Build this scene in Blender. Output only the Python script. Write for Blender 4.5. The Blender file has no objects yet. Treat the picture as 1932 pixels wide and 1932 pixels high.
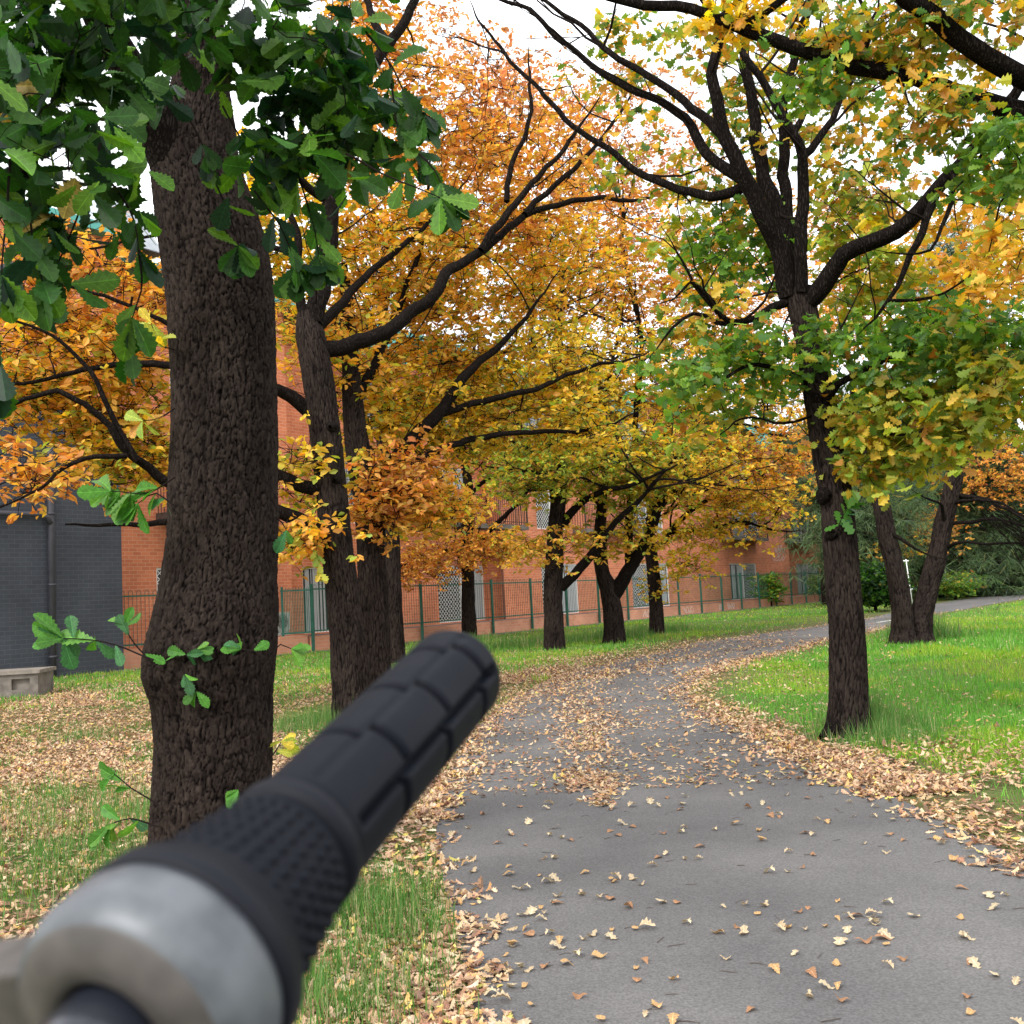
import bpy, math, random
import numpy as np
from mathutils import Vector
C = bpy.context.scene
COL = C.collection
rng = np.random.default_rng(11)
random.seed(5)
R_ = math.radians

# ------------------------------------------------------------------ camera
CAM_H = 1.25
PITCH, ROLL = R_(4.79), R_(2.98)
F = np.array([0, math.cos(PITCH), math.sin(PITCH)])
R0 = np.array([1.0, 0, 0]); U0 = np.array([0, -math.sin(PITCH), math.cos(PITCH)])
RT = R0*math.cos(ROLL) - U0*math.sin(ROLL)
UP = U0*math.cos(ROLL) + R0*math.sin(ROLL)
CP = np.array([0, 0, CAM_H])
cam = bpy.data.cameras.new("camera"); camo = bpy.data.objects.new("camera", cam); COL.objects.link(camo)
cam.sensor_width = 36; cam.lens = 36; cam.clip_start = 0.02; cam.clip_end = 900
from mathutils import Matrix
M = Matrix.Identity(4)
for i in range(3):
    M[i][0] = RT[i]; M[i][1] = UP[i]; M[i][2] = -F[i]; M[i][3] = CP[i]
camo.matrix_world = M
cam.dof.use_dof = True; cam.dof.focus_distance = 9.0; cam.dof.aperture_fstop = 19.0
C.camera = camo
# ------------------------------------------------------------------ world, sun, exposure
SUN_EL, SUN_AZ = R_(42), R_(215)
w = bpy.data.worlds.new("World"); C.world = w; w.use_nodes = True
nt = w.node_tree; nt.nodes.clear()
sky = nt.nodes.new('ShaderNodeTexSky'); sky.sky_type = 'NISHITA'; sky.sun_disc = False
sky.sun_elevation = SUN_EL; sky.sun_rotation = SUN_AZ; sky.air_density = 1.0; sky.dust_density = 3.0
hs = nt.nodes.new('ShaderNodeHueSaturation'); hs.inputs['Saturation'].default_value = 0.22
tc = nt.nodes.new('ShaderNodeTexCoord')
ns = nt.nodes.new('ShaderNodeTexNoise'); ns.inputs['Scale'].default_value = 3.0; ns.inputs['Detail'].default_value = 5
rp = nt.nodes.new('ShaderNodeMapRange'); rp.inputs[1].default_value = .35; rp.inputs[2].default_value = .65
rp.inputs[3].default_value = .35; rp.inputs[4].default_value = .85
mx = nt.nodes.new('ShaderNodeMix'); mx.data_type = 'RGBA'; mx.inputs['B'].default_value = (13.0, 13.3, 13.8, 1)
bg = nt.nodes.new('ShaderNodeBackground'); bg.inputs[1].default_value = 0.13
wo = nt.nodes.new('ShaderNodeOutputWorld')
L = nt.links.new
L(tc.outputs['Generated'], ns.inputs['Vector']); L(ns.outputs['Fac'], rp.inputs[0])
L(sky.outputs[0], hs.inputs['Color']); L(hs.outputs[0], mx.inputs['A']); L(rp.outputs[0], mx.inputs['Factor'])
L(mx.outputs['Result'], bg.inputs[0]); L(bg.outputs[0], wo.inputs[0])
sl = bpy.data.lights.new("sun", 'SUN'); sl.energy = 1.5; sl.angle = R_(14); sl.color = (1, .965, .9)
so = bpy.data.objects.new("sun", sl); COL.objects.link(so)
sd = Vector((math.sin(SUN_AZ)*math.cos(SUN_EL), math.cos(SUN_AZ)*math.cos(SUN_EL), math.sin(SUN_EL)))
so.rotation_euler = sd.to_track_quat('Z', 'Y').to_euler(); so.location = (0, -5, 30)
C.view_settings.view_transform = 'Standard'; C.view_settings.look = 'None'
C.view_settings.exposure = 0.85; C.view_settings.gamma = 1
C.render.engine = 'CYCLES'
C.cycles.max_bounces = 6; C.cycles.diffuse_bounces = 3; C.cycles.transmission_bounces = 4; C.cycles.transparent_max_bounces = 8
C.cycles.use_denoising = True

# ------------------------------------------------------------------ picture geometry -> real positions
def ray(px, py):
    return F + RT*((px-966)/1932) - UP*((py-966)/1932)
def P(px, py, Y):
    d = ray(px, py); return CP + d*(Y/d[1])
def G(px, py, z=0.0):
    d = ray(px, py); return CP + d*((z-CAM_H)/d[2])
K = G(234, 1266); KF = G(1555, 1135)
U = (KF-K); U[2] = 0; U /= np.linalg.norm(U)
N = np.array([-U[1], U[0], 0])
BROT = math.atan2(U[1], U[0])
def Wp(px, py, t):                       # (along, height) on the vertical plane t metres behind the fence line
    d = ray(px, py); o = K + N*t
    k = np.dot(o-CP, N)/np.dot(d, N); p = CP + d*k
    return float(np.dot(p-K, U)), float(p[2])
def Ws(px, t, py=1120): return Wp(px, py, t)[0]

# ------------------------------------------------------------------ materials
def mat(name, base=(.5, .5, .5), rough=.7, metal=0.0, spec=.4):
    m = bpy.data.materials.new(name); m.use_nodes = True
    b = m.node_tree.nodes['Principled BSDF']
    b.inputs['Base Color'].default_value = (*base, 1); b.inputs['Roughness'].default_value = rough
    b.inputs['Metallic'].default_value = metal; b.inputs['Specular IOR Level'].default_value = spec
    return m
def nodes(m):
    t = m.node_tree; return t, t.nodes, t.links.new, t.nodes['Principled BSDF']
def noisy(name, c1, c2, scale=8, rough=.8, bump=.3, dist=.01, stretch=(1, 1, 1), detail=6, spec=.3, lo=.3, hi=.7, metal=0):
    m = mat(name, c1, rough, metal, spec); t, n, l, b = nodes(m)
    tc = n.new('ShaderNodeTexCoord'); mp = n.new('ShaderNodeMapping'); mp.inputs['Scale'].default_value = stretch
    no = n.new('ShaderNodeTexNoise'); no.inputs['Scale'].default_value = scale; no.inputs['Detail'].default_value = detail
    cr = n.new('ShaderNodeValToRGB'); cr.color_ramp.elements[0].position = lo; cr.color_ramp.elements[1].position = hi
    cr.color_ramp.elements[0].color = (*c1, 1); cr.color_ramp.elements[1].color = (*c2, 1)
    l(tc.outputs['Object'], mp.inputs[0]); l(mp.outputs[0], no.inputs['Vector']); l(no.outputs['Fac'], cr.inputs[0]); l(cr.outputs[0], b.inputs['Base Color'])
    bp = n.new('ShaderNodeBump'); bp.inputs['Strength'].default_value = bump; bp.inputs['Distance'].default_value = dist
    l(no.outputs['Fac'], bp.inputs['Height']); l(bp.outputs[0], b.inputs['Normal'])
    return m
def leafmat(name, trans=.45, rough=.5, spec=.35, veins=False):
    m = bpy.data.materials.new(name); m.use_nodes = True; t = m.node_tree; n = t.nodes; l = t.links.new
    b = n['Principled BSDF']; out = n['Material Output']
    at = n.new('ShaderNodeAttribute'); at.attribute_name = 'col'
    tr = n.new('ShaderNodeBsdfTranslucent'); ms = n.new('ShaderNodeMixShader'); ms.inputs[0].default_value = trans
    b.inputs['Roughness'].default_value = rough; b.inputs['Specular IOR Level'].default_value = spec
    hv = n.new('ShaderNodeHueSaturation'); hv.inputs['Saturation'].default_value = 1.1; hv.inputs['Value'].default_value = 1.15
    src = at.outputs['Color']
    if veins:
        uv = n.new('ShaderNodeAttribute'); uv.attribute_name = 'luv'; sp = n.new('ShaderNodeSeparateXYZ'); l(uv.outputs['Vector'], sp.inputs[0])
        def mt(op, a, b_=None):
            q = n.new('ShaderNodeMath'); q.operation = op
            for i, v in enumerate((a, b_)):
                if v is None: continue
                if isinstance(v, (int, float)): q.inputs[i].default_value = v
                else: l(v, q.inputs[i])
            return q.outputs[0]
        ab = mt('ABSOLUTE', sp.outputs[1]); mid = mt('LESS_THAN', ab, .035)
        fr = mt('FRACT', mt('SUBTRACT', mt('MULTIPLY', sp.outputs[0], 7.0), mt('MULTIPLY', ab, 1.7))); sv = mt('MULTIPLY', mt('LESS_THAN', fr, .10), .55)
        vn_ = mt('MAXIMUM', mid, sv)
        tc = n.new('ShaderNodeTexCoord'); nz = n.new('ShaderNodeTexNoise'); nz.inputs['Scale'].default_value = 60; nz.inputs['Detail'].default_value = 4; l(tc.outputs['Object'], nz.inputs['Vector'])
        mr = n.new('ShaderNodeMapRange'); mr.inputs[1].default_value = .3; mr.inputs[2].default_value = .7; mr.inputs[3].default_value = .75; mr.inputs[4].default_value = 1.2; l(nz.outputs['Fac'], mr.inputs[0])
        fac = mt('MULTIPLY', mr.outputs[0], mt('ADD', mt('MULTIPLY', vn_, .8), 1.0)); sc = n.new('ShaderNodeVectorMath'); sc.operation = 'SCALE'; l(at.outputs['Color'], sc.inputs[0]); l(fac, sc.inputs['Scale']); src = sc.outputs[0]
        bp = n.new('ShaderNodeBump'); bp.inputs['Strength'].default_value = .5; bp.inputs['Distance'].default_value = .002; l(mt('ADD', mt('MULTIPLY', vn_, -1.0), nz.outputs['Fac']), bp.inputs['Height']); l(bp.outputs[0], b.inputs['Normal'])
    l(src, b.inputs['Base Color']); l(src, hv.inputs['Color']); l(hv.outputs[0], tr.inputs[0])
    l(b.outputs[0], ms.inputs[1]); l(tr.outputs[0], ms.inputs[2]); l(ms.outputs[0], out.inputs[0])
    return m
M_leaf = leafmat('leaf', .5); M_green = leafmat('green_leaf', .42, .5, .3, True); M_dry = leafmat('dry_leaf', .12, .75, .2, True); M_grass = leafmat('grass_blade', .35, .5, .3)
def barkmat(name, c1, c2, sx, sz, bump, dist):
    m = mat(name, c1, .95, 0, .05); t, n, l, b = nodes(m)
    tc = n.new('ShaderNodeTexCoord'); mp = n.new('ShaderNodeMapping'); mp.inputs['Scale'].default_value = (sx, sx, sz)
    nz = n.new('ShaderNodeTexNoise'); nz.inputs['Scale'].default_value = 3; nz.inputs['Detail'].default_value = 4
    ad = n.new('ShaderNodeVectorMath'); ad.operation = 'ADD'; sc = n.new('ShaderNodeVectorMath'); sc.operation = 'SCALE'; sc.inputs['Scale'].default_value = .9
    vo = n.new('ShaderNodeTexVoronoi'); vo.feature = 'DISTANCE_TO_EDGE'; vo.inputs['Scale'].default_value = 1
    no = n.new('ShaderNodeTexNoise'); no.inputs['Scale'].default_value = 1.6; no.inputs['Detail'].default_value = 8; no.inputs['Roughness'].default_value = .65
    l(tc.outputs['Object'], mp.inputs[0]); l(mp.outputs[0], nz.inputs['Vector']); l(nz.outputs['Color'], sc.inputs[0])
    l(mp.outputs[0], ad.inputs[0]); l(sc.outputs[0], ad.inputs[1]); l(ad.outputs[0], vo.inputs['Vector']); l(mp.outputs[0], no.inputs['Vector'])
    mr = n.new('ShaderNodeMapRange'); mr.inputs[1].default_value = 0; mr.inputs[2].default_value = .28; l(vo.outputs['Distance'], mr.inputs[0])
    mu = n.new('ShaderNodeMath'); mu.operation = 'MULTIPLY'; l(mr.outputs[0], mu.inputs[0]); l(no.outputs['Fac'], mu.inputs[1])
    cr = n.new('ShaderNodeValToRGB'); e = cr.color_ramp.elements
    e[0].position = .05; e[0].color = (*[x*.45 for x in c1], 1); e[1].position = .62; e[1].color = (*c2, 1); e.new(.3).color = (*c1, 1)
    l(mu.outputs[0], cr.inputs[0]); l(cr.outputs[0], b.inputs['Base Color'])
    bp = n.new('ShaderNodeBump'); bp.inputs['Strength'].default_value = bump; bp.inputs['Distance'].default_value = dist
    l(mu.outputs[0], bp.inputs['Height']); l(bp.outputs[0], b.inputs['Normal'])
    return m
def barkattr(name, c0, c1, c2):
    m = mat(name, c1, .95, 0, .04); t, n, l, b = nodes(m); tc = n.new('ShaderNodeTexCoord'); at = n.new('ShaderNodeAttribute'); at.attribute_name = 'h'
    mp = n.new('ShaderNodeMapping'); mp.inputs['Scale'].default_value = (1, 1, .35)
    no = n.new('ShaderNodeTexNoise'); no.inputs['Scale'].default_value = 55; no.inputs['Detail'].default_value = 9; no.inputs['Roughness'].default_value = .7
    n2 = n.new('ShaderNodeTexNoise'); n2.inputs['Scale'].default_value = 5; n2.inputs['Detail'].default_value = 4
    l(tc.outputs['Object'], mp.inputs[0]); l(mp.outputs[0], no.inputs['Vector']); l(mp.outputs[0], n2.inputs['Vector'])
    cr = n.new('ShaderNodeValToRGB'); e = cr.color_ramp.elements; e[0].position = .32; e[0].color = (*c1, 1); e[1].position = .72; e[1].color = (*c2, 1); l(no.outputs['Fac'], cr.inputs[0])
    mr = n.new('ShaderNodeMapRange'); mr.inputs[1].default_value = .25; mr.inputs[2].default_value = .8; l(at.outputs['Fac'], mr.inputs[0])
    mx_ = n.new('ShaderNodeMix'); mx_.data_type = 'RGBA'; mx_.inputs['A'].default_value = (*c0, 1); l(mr.outputs[0], mx_.inputs['Factor']); l(cr.outputs[0], mx_.inputs['B'])
    m2 = n.new('ShaderNodeMapRange'); m2.inputs[1].default_value = .3; m2.inputs[2].default_value = .7; m2.inputs[3].default_value = .7; m2.inputs[4].default_value = 1.25; l(n2.outputs['Fac'], m2.inputs[0])
    sc = n.new('ShaderNodeVectorMath'); sc.operation = 'SCALE'; l(mx_.outputs['Result'], sc.inputs[0]); l(m2.outputs[0], sc.inputs['Scale']); l(sc.outputs[0], b.inputs['Base Color'])
    bp = n.new('ShaderNodeBump'); bp.inputs['Strength'].default_value = .9; bp.inputs['Distance'].default_value = .005; l(no.outputs['Fac'], bp.inputs['Height']); l(bp.outputs[0], b.inputs['Normal'])
    return m
M_barkh = barkattr('bark_ridged', (.004, .003, .003), (.0095, .007, .006), (.046, .034, .0285))
M_barkbig = barkmat('bark_plated', (.012, .009, .0075), (.034, .026, .022), 60, 14, .9, .006)
M_bark = barkmat('bark_furrowed', (.012, .009, .0075), (.036, .028, .024), 70, 10, 1.0, .010)
M_twig = mat('twig', (.014, .010, .009), .95, 0, .05)

# ------------------------------------------------------------------ object helpers
def tag(o, label=None, cat=None, group=None, kind=None):
    if label: o['label'] = label
    if cat: o['category'] = cat
    if group: o['group'] = group
    if kind: o['kind'] = kind
    return o
def empty(name, loc, label, cat, group=None, rz=0):
    o = bpy.data.objects.new(name, None); COL.objects.link(o); o.location = [float(v) for v in loc]; o.rotation_euler = (0, 0, rz); o.empty_display_size = .2
    return tag(o, label, cat, group)
def link(name, me, parent=None, keep=True):
    o = bpy.data.objects.new(name, me); COL.objects.link(o)
    if parent is not None:
        o.parent = parent
        if keep:                                   # mesh made in world coordinates: cancel the parent's place
            pm = Matrix.Identity(4); p = parent
            ms = []
            while p is not None:
                ms.append(Matrix.Translation(p.location) @ p.rotation_euler.to_matrix().to_4x4() if p.rotation_mode != 'QUATERNION' else p.matrix_basis); p = p.parent
            for k in reversed(ms): pm = pm @ k
            o.matrix_basis = pm.inverted()
    return o
def np_mesh(name, V, faces_n, loops, mats, smooth=True, col=None, midx=None):
    """V (n,3); faces_n = loop totals; loops = flat vertex indices"""
    me = bpy.data.meshes.new(name)
    V = np.ascontiguousarray(V, dtype=np.float32); loops = np.ascontiguousarray(loops, dtype=np.int32); fn = np.ascontiguousarray(faces_n, dtype=np.int32)
    me.vertices.add(len(V)); me.vertices.foreach_set('co', V.ravel())
    me.loops.add(len(loops)); me.loops.foreach_set('vertex_index', loops)
    me.polygons.add(len(fn)); st = np.concatenate([[0], np.cumsum(fn)[:-1]]).astype(np.int32)
    me.polygons.foreach_set('loop_start', st); me.polygons.foreach_set('loop_total', fn)
    if not isinstance(mats, (list, tuple)): mats = [mats]
    for m in mats: me.materials.append(m)
    if midx is not None: me.polygons.foreach_set('material_index', np.ascontiguousarray(midx, dtype=np.int32))
    me.polygons.foreach_set('use_smooth', np.full(len(fn), smooth, dtype=bool))
    if col is not None:
        if col.shape[1] == 5:
            u_ = me.attributes.new('luv', 'FLOAT_VECTOR', 'POINT'); u_.data.foreach_set('vector', np.ascontiguousarray(np.c_[col[:, 3:], np.zeros(len(col))], dtype=np.float32).ravel()); col = col[:, :3]
        a = me.attributes.new('col', 'FLOAT_COLOR', 'POINT')
        a.data.foreach_set('color', np.ascontiguousarray(np.concatenate([col, np.ones((len(col), 1))], 1), dtype=np.float32).ravel())
    me.update(calc_edges=True); me.validate()
    return me
class MB:                                          # quad/ngon collector
    def __init__(s): s.v = []; s.f = []
    def quad(s, a, b, c, d):
        i = len(s.v); s.v += [a, b, c, d]; s.f.append((i, i+1, i+2, i+3))
    def box(s, x0, x1, y0, y1, z0, z1):
        i = len(s.v)
        s.v += [(x0, y0, z0), (x1, y0, z0), (x1, y1, z0), (x0, y1, z0), (x0, y0, z1), (x1, y0, z1), (x1, y1, z1), (x0, y1, z1)]
        for q in ((0, 3, 2, 1), (4, 5, 6, 7), (0, 1, 5, 4), (1, 2, 6, 5), (2, 3, 7, 6), (3, 0, 4, 7)): s.f.append(tuple(i+k for k in q))
    def tube(s, pts, r, n=6, cap=True):
        pts = [np.array(p, float) for p in pts]; rr = r if hasattr(r, '__len__') else [r]*len(pts)
        i0 = len(s.v); ref = None
        for k, p in enumerate(pts):
            t = pts[min(k+1, len(pts)-1)]-pts[max(k-1, 0)]; t /= (np.linalg.norm(t)+1e-9)
            if ref is None: ref = np.cross(t, (0, 0, 1) if abs(t[2]) < .9 else (1, 0, 0))
            a = ref - t*np.dot(ref, t); a /= np.linalg.norm(a)+1e-9; ref = a; b = np.cross(t, a)
            for j in range(n):
                th = 2*math.pi*j/n; s.v.append(tuple(p+rr[k]*(a*math.cos(th)+b*math.sin(th))))
        for k in range(len(pts)-1):
            for j in range(n):
                a = i0+k*n+j; b = i0+k*n+(j+1) % n; s.f.append((a, b, b+n, a+n))
        if cap: s.f.append(tuple(i0+j for j in range(n))[::-1]); s.f.append(tuple(i0+(len(pts)-1)*n+j for j in range(n)))
    def mesh(s, name, m, smooth=False):
        me = bpy.data.meshes.new(name); me.from_pydata([tuple(map(float, v)) for v in s.v], [], s.f); me.materials.append(m)
        if smooth: me.polygons.foreach_set('use_smooth', [True]*len(me.polygons))
        me.update(); return me
    def build(s, name, m, parent=None, keep=False, smooth=False): return link(name, s.mesh(name, m, smooth), parent, keep)

# ------------------------------------------------------------------ leaf and blade meshes
def template(prof, cols=3, curl=.25, fold=.25):
    k = len(prof); V = []
    for i, wd in enumerate(prof):
        t = i/(k-1); z = -curl*t*t
        if cols == 3: V += [(t, -wd/2, z+fold*wd*.5), (t, 0, z), (t, wd/2, z+fold*wd*.5)]
        else: V += [(t, -wd/2, z), (t, wd/2, z)]
    Fq = []
    for i in range(k-1):
        for c in range(cols-1):
            a = i*cols+c; Fq.append((a, a+1, a+1+cols, a+cols))
    return np.array(V, float), np.array(Fq, int)
T_near = template([.05, .12, .31, .25, .48, .38, .66, .52, .82, .66, .95, .74, .88, .62, .52, .14], 3, .22, .28)
T_mid = template([.05, .42, .22, .78, .42, 1.0, .54, .80, .12], 3, .25, .3)
T_far = template([.10, .58, .80, .15], 3, .25, .35)
T_blade = template([1.0, .9, .6, .05], 2, .6, 0)
T_needle = template([.5, 1.0, .2], 2, .35, 0)
def unit(v): return v/(np.linalg.norm(v, axis=-1, keepdims=True)+1e-9)
def leaf_arrays(base, d, nrm, Ln, Wd, T, colr, curlv=None):
    TV, TF = T; n = len(base); k = len(TV)
    d = unit(d); s = unit(np.cross(nrm, d)); u = np.cross(d, s)
    if curlv is None: curlv = np.ones(n)
    V = (base[:, None] + d[:, None]*(TV[None, :, 0:1]*Ln[:, None, None]) + s[:, None]*(TV[None, :, 1:2]*Wd[:, None, None])
         + u[:, None]*(TV[None, :, 2:3]*(Ln*curlv)[:, None, None])).reshape(-1, 3)
    Fc = (TF[None]+(np.arange(n)*k)[:, None, None]).reshape(-1, TF.shape[1])
    wmax = np.abs(TV[:, 1]).max()+1e-6
    return V, Fc, np.concatenate([np.repeat(colr, k, axis=0), np.tile(np.c_[TV[:, 0], TV[:, 1]/wmax], (n, 1))], 1)
PAL = {
 'orange': [(4, (.74, .35, .09)), (3, (.80, .45, .10)), (2, (.58, .22, .065)), (1.5, (.82, .56, .10))],
 'rust': [(5, (.70, .33, .14)), (3, (.78, .42, .17)), (2, (.54, .22, .10))],
 'amber': [(4, (.88, .52, .09)), (4, (.82, .41, .085)), (2, (.55, .50, .07)), (.6, (.30, .38, .06))],
 'gold': [(5, (.92, .58, .08)), (1.6, (.70, .56, .085)), (2, (.36, .42, .06)), (1.2, (.62, .30, .05))],
 'lime': [(4, (.42, .46, .065)), (3, (.28, .38, .055)), (4, (.68, .50, .07)), (1, (.16, .28, .05)), (1, (.52, .26, .06))],
 'green': [(5, (.13, .27, .04)), (4, (.24, .38, .05)), (2, (.10, .21, .05)), (1.2, (.50, .42, .06)), (.3, (.36, .16, .04))],
 'greenmix': [(3, (.17, .28, .045)), (3, (.42, .42, .06)), (3.2, (.70, .44, .07)), (1.6, (.09, .19, .04)), (2.2, (.60, .29, .065))],
 'dark': [(5, (.020, .066, .010)), (4, (.042, .120, .015)), (2.6, (.011, .038, .014)), (2.4, (.10, .22, .024)), (.15, (.30, .22, .05))],
 'sprig': [(5, (.075, .22, .03)), (3, (.12, .28, .04)), (2, (.05, .15, .05))],
 'conifer': [(4, (.10, .175, .075)), (3, (.15, .23, .09)), (2, (.07, .115, .06)), (.5, (.26, .26, .10))],
 'litter': [(5, (.44, .29, .175)), (4, (.54, .39, .24)), (3, (.32, .17, .105)), (2, (.54, .31, .13)), (2.4, (.19, .11, .075)), (.9, (.60, .47, .32)), (.5, (.55, .45, .12))],
 'pathleaf': [(4, (.66, .52, .36)), (3, (.58, .38, .18)), (2, (.45, .24, .12)), (2, (.72, .62, .46)), (.6, (.25, .13, .09))],
 'grass': [(5, (.12, .32, .035)), (3, (.18, .42, .045)), (2, (.26, .42, .07)), (.5, (.42, .40, .18))],
 'grassdark': [(5, (.075, .19, .035)), (3, (.12, .25, .05)), (1.4, (.34, .32, .15))],
}
def colours(pal, n):
    p = PAL[pal]; wts = np.array([a[0] for a in p]); i = rng.choice(len(p), n, p=wts/wts.sum())
    c = np.array([a[1] for a in p])[i]
    return np.clip(c*rng.uniform(.78, 1.22, (n, 1))*rng.uniform(.93, 1.07, (n, 3)), 0, .92)

def vnoise(x, y, sc, seed=0):
    x = x*sc+seed*17.3; y = y*sc+seed*5.1; xi = np.floor(x); yi = np.floor(y); fx = x-xi; fy = y-yi; fx = fx*fx*(3-2*fx); fy = fy*fy*(3-2*fy)
    def h(a, b): v = np.sin(a*127.1+b*311.7+seed)*43758.5453; return v-np.floor(v)
    return (h(xi, yi)*(1-fx)+h(xi+1, yi)*fx)*(1-fy)+(h(xi, yi+1)*(1-fx)+h(xi+1, yi+1)*fx)*fy
def fbm(x, y, sc, seed=0): return (vnoise(x, y, sc, seed)*.55+vnoise(x, y, sc*2.1, seed+1)*.28+vnoise(x, y, sc*4.3, seed+2)*.17)
def voro(u, v, per, seed=3):
    ui = np.floor(u); vi = np.floor(v); F1 = np.full(u.shape, 9.0); F2 = F1.copy()
    for du in (-1, 0, 1):
        for dv in (-1, 0, 1):
            a = ui+du; b = vi+dv; aw = np.mod(a, per)
            h1 = np.sin(aw*127.1+b*311.7+seed)*43758.5453; h1 -= np.floor(h1); h2 = np.sin(aw*269.5+b*183.3+seed)*43758.5453; h2 -= np.floor(h2)
            d = np.hypot(a+h1-u, b+h2-v); n2 = np.minimum(np.maximum(F1, d), F2); F1 = np.minimum(F1, d); F2 = n2
    return F2-F1
# ------------------------------------------------------------------ tubes of wood
class Wood:
    def __init__(s): s.V = []; s.F = []; s.n = 0
    def add(s, pts, rad, n=6, rough=0.0, seed=0, cap=False, bark=None):
        pts = np.array(pts, float); rad = np.array(rad, float)
        T = np.gradient(pts, axis=0); T = unit(T)
        ref = np.cross(T[0], (1, 0, 0) if abs(T[0][0]) < .9 else (0, 1, 0)); A = []
        for t in T:
            ref = ref-t*np.dot(ref, t); ref /= np.linalg.norm(ref)+1e-9; A.append(ref)
        A = np.array(A); B = np.cross(T, A); th = np.arange(n)*2*math.pi/n
        rr = rad[:, None]*np.ones((1, n))
        if rough:
            z = np.cumsum(np.r_[0, np.linalg.norm(np.diff(pts, axis=0), axis=1)])[:, None]
            q = seed*1.7
            rr = rr*(1+rough*(.5*np.sin(3*th+z*2.3+q)+.35*np.sin(5*th-z*4.1+2*q)+.3*np.sin(2*th+z*7.7+q)+.25*np.sin(z*11+q+th)))
        if bark:
            cw, ch, amp = bark; per = max(6, int(round(2*math.pi*float(np.median(rad))/cw))); TH, ZZ = np.meshgrid(th, np.cumsum(np.r_[0, np.linalg.norm(np.diff(pts, axis=0), axis=1)]))
            wu = TH/(2*math.pi)*per+1.1*(fbm(np.cos(TH)*3+5, ZZ*5+np.sin(TH)*3, 1, 3)-.5); wv = ZZ/ch+1.6*(fbm(np.cos(TH)*4, ZZ*3+np.sin(TH)*4, 1.3, 7)-.5)
            e1 = voro(wu, wv, per, 3+seed); e2 = voro(wu*2, wv*2.3+.4, per*2, 9+seed)
            h = np.clip(e1/.30, 0, 1)**.7*.7+np.clip(e2/.3, 0, 1)*.3; h = h*(.75+.5*fbm(np.cos(TH)*30+ZZ*9, np.sin(TH)*30+ZZ*31, 1, 51)); s.h = h.ravel(); rr = rr+amp*(h-.6)
        V = pts[:, None]+rr[..., None]*(A[:, None]*np.cos(th)[None, :, None]+B[:, None]*np.sin(th)[None, :, None])
        m = len(pts); i = np.arange(m-1)[:, None]*n; j = np.arange(n)[None]; j2 = (j+1) % n
        Fq = np.stack([i+j, i+j2, i+j2+n, i+j+n], -1).reshape(-1, 4)+s.n
        s.V.append(V.reshape(-1, 3)); s.F.append(Fq); s.n += m*n
    def arrays(s): return np.concatenate(s.V), np.concatenate(s.F)
    def build(s, name, m, parent, smooth=True):
        V, Fq = s.arrays(); hh = getattr(s, 'h', None)
        me = np_mesh(name, V, np.full(len(Fq), 4), Fq.ravel(), m if hh is None else M_barkh, smooth)
        if hh is not None: me.attributes.new('h', 'FLOAT', 'POINT').data.foreach_set('value', hh.astype(np.float32))
        return link(name, me, parent)
def smoothline(pts, rad, seg=.12, jit=0.0):
    pts = np.array(pts, float); rad = np.array(rad, float)
    d = np.r_[0, np.cumsum(np.linalg.norm(np.diff(pts, axis=0), axis=1))]
    n = max(3, int(d[-1]/seg)+1); t = np.linspace(0, d[-1], n)
    out = np.zeros((n, 3))
    m = np.gradient(pts, d, axis=0)
    k = np.clip(np.searchsorted(d, t, side='right')-1, 0, len(d)-2)
    h = (d[k+1]-d[k]); s = (t-d[k])/h; s = s[:, None]; h = h[:, None]
    out = ((2*s**3-3*s**2+1)*pts[k]+(s**3-2*s**2+s)*h*m[k]+(-2*s**3+3*s**2)*pts[k+1]+(s**3-s**2)*h*m[k+1])
    if jit:
        j = rng.normal(0, jit, out.shape); j[0] = 0; j = (j+np.roll(j, 1, 0))/2; j[0] = 0; out += j
    return out, np.interp(t, d, rad)

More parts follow.
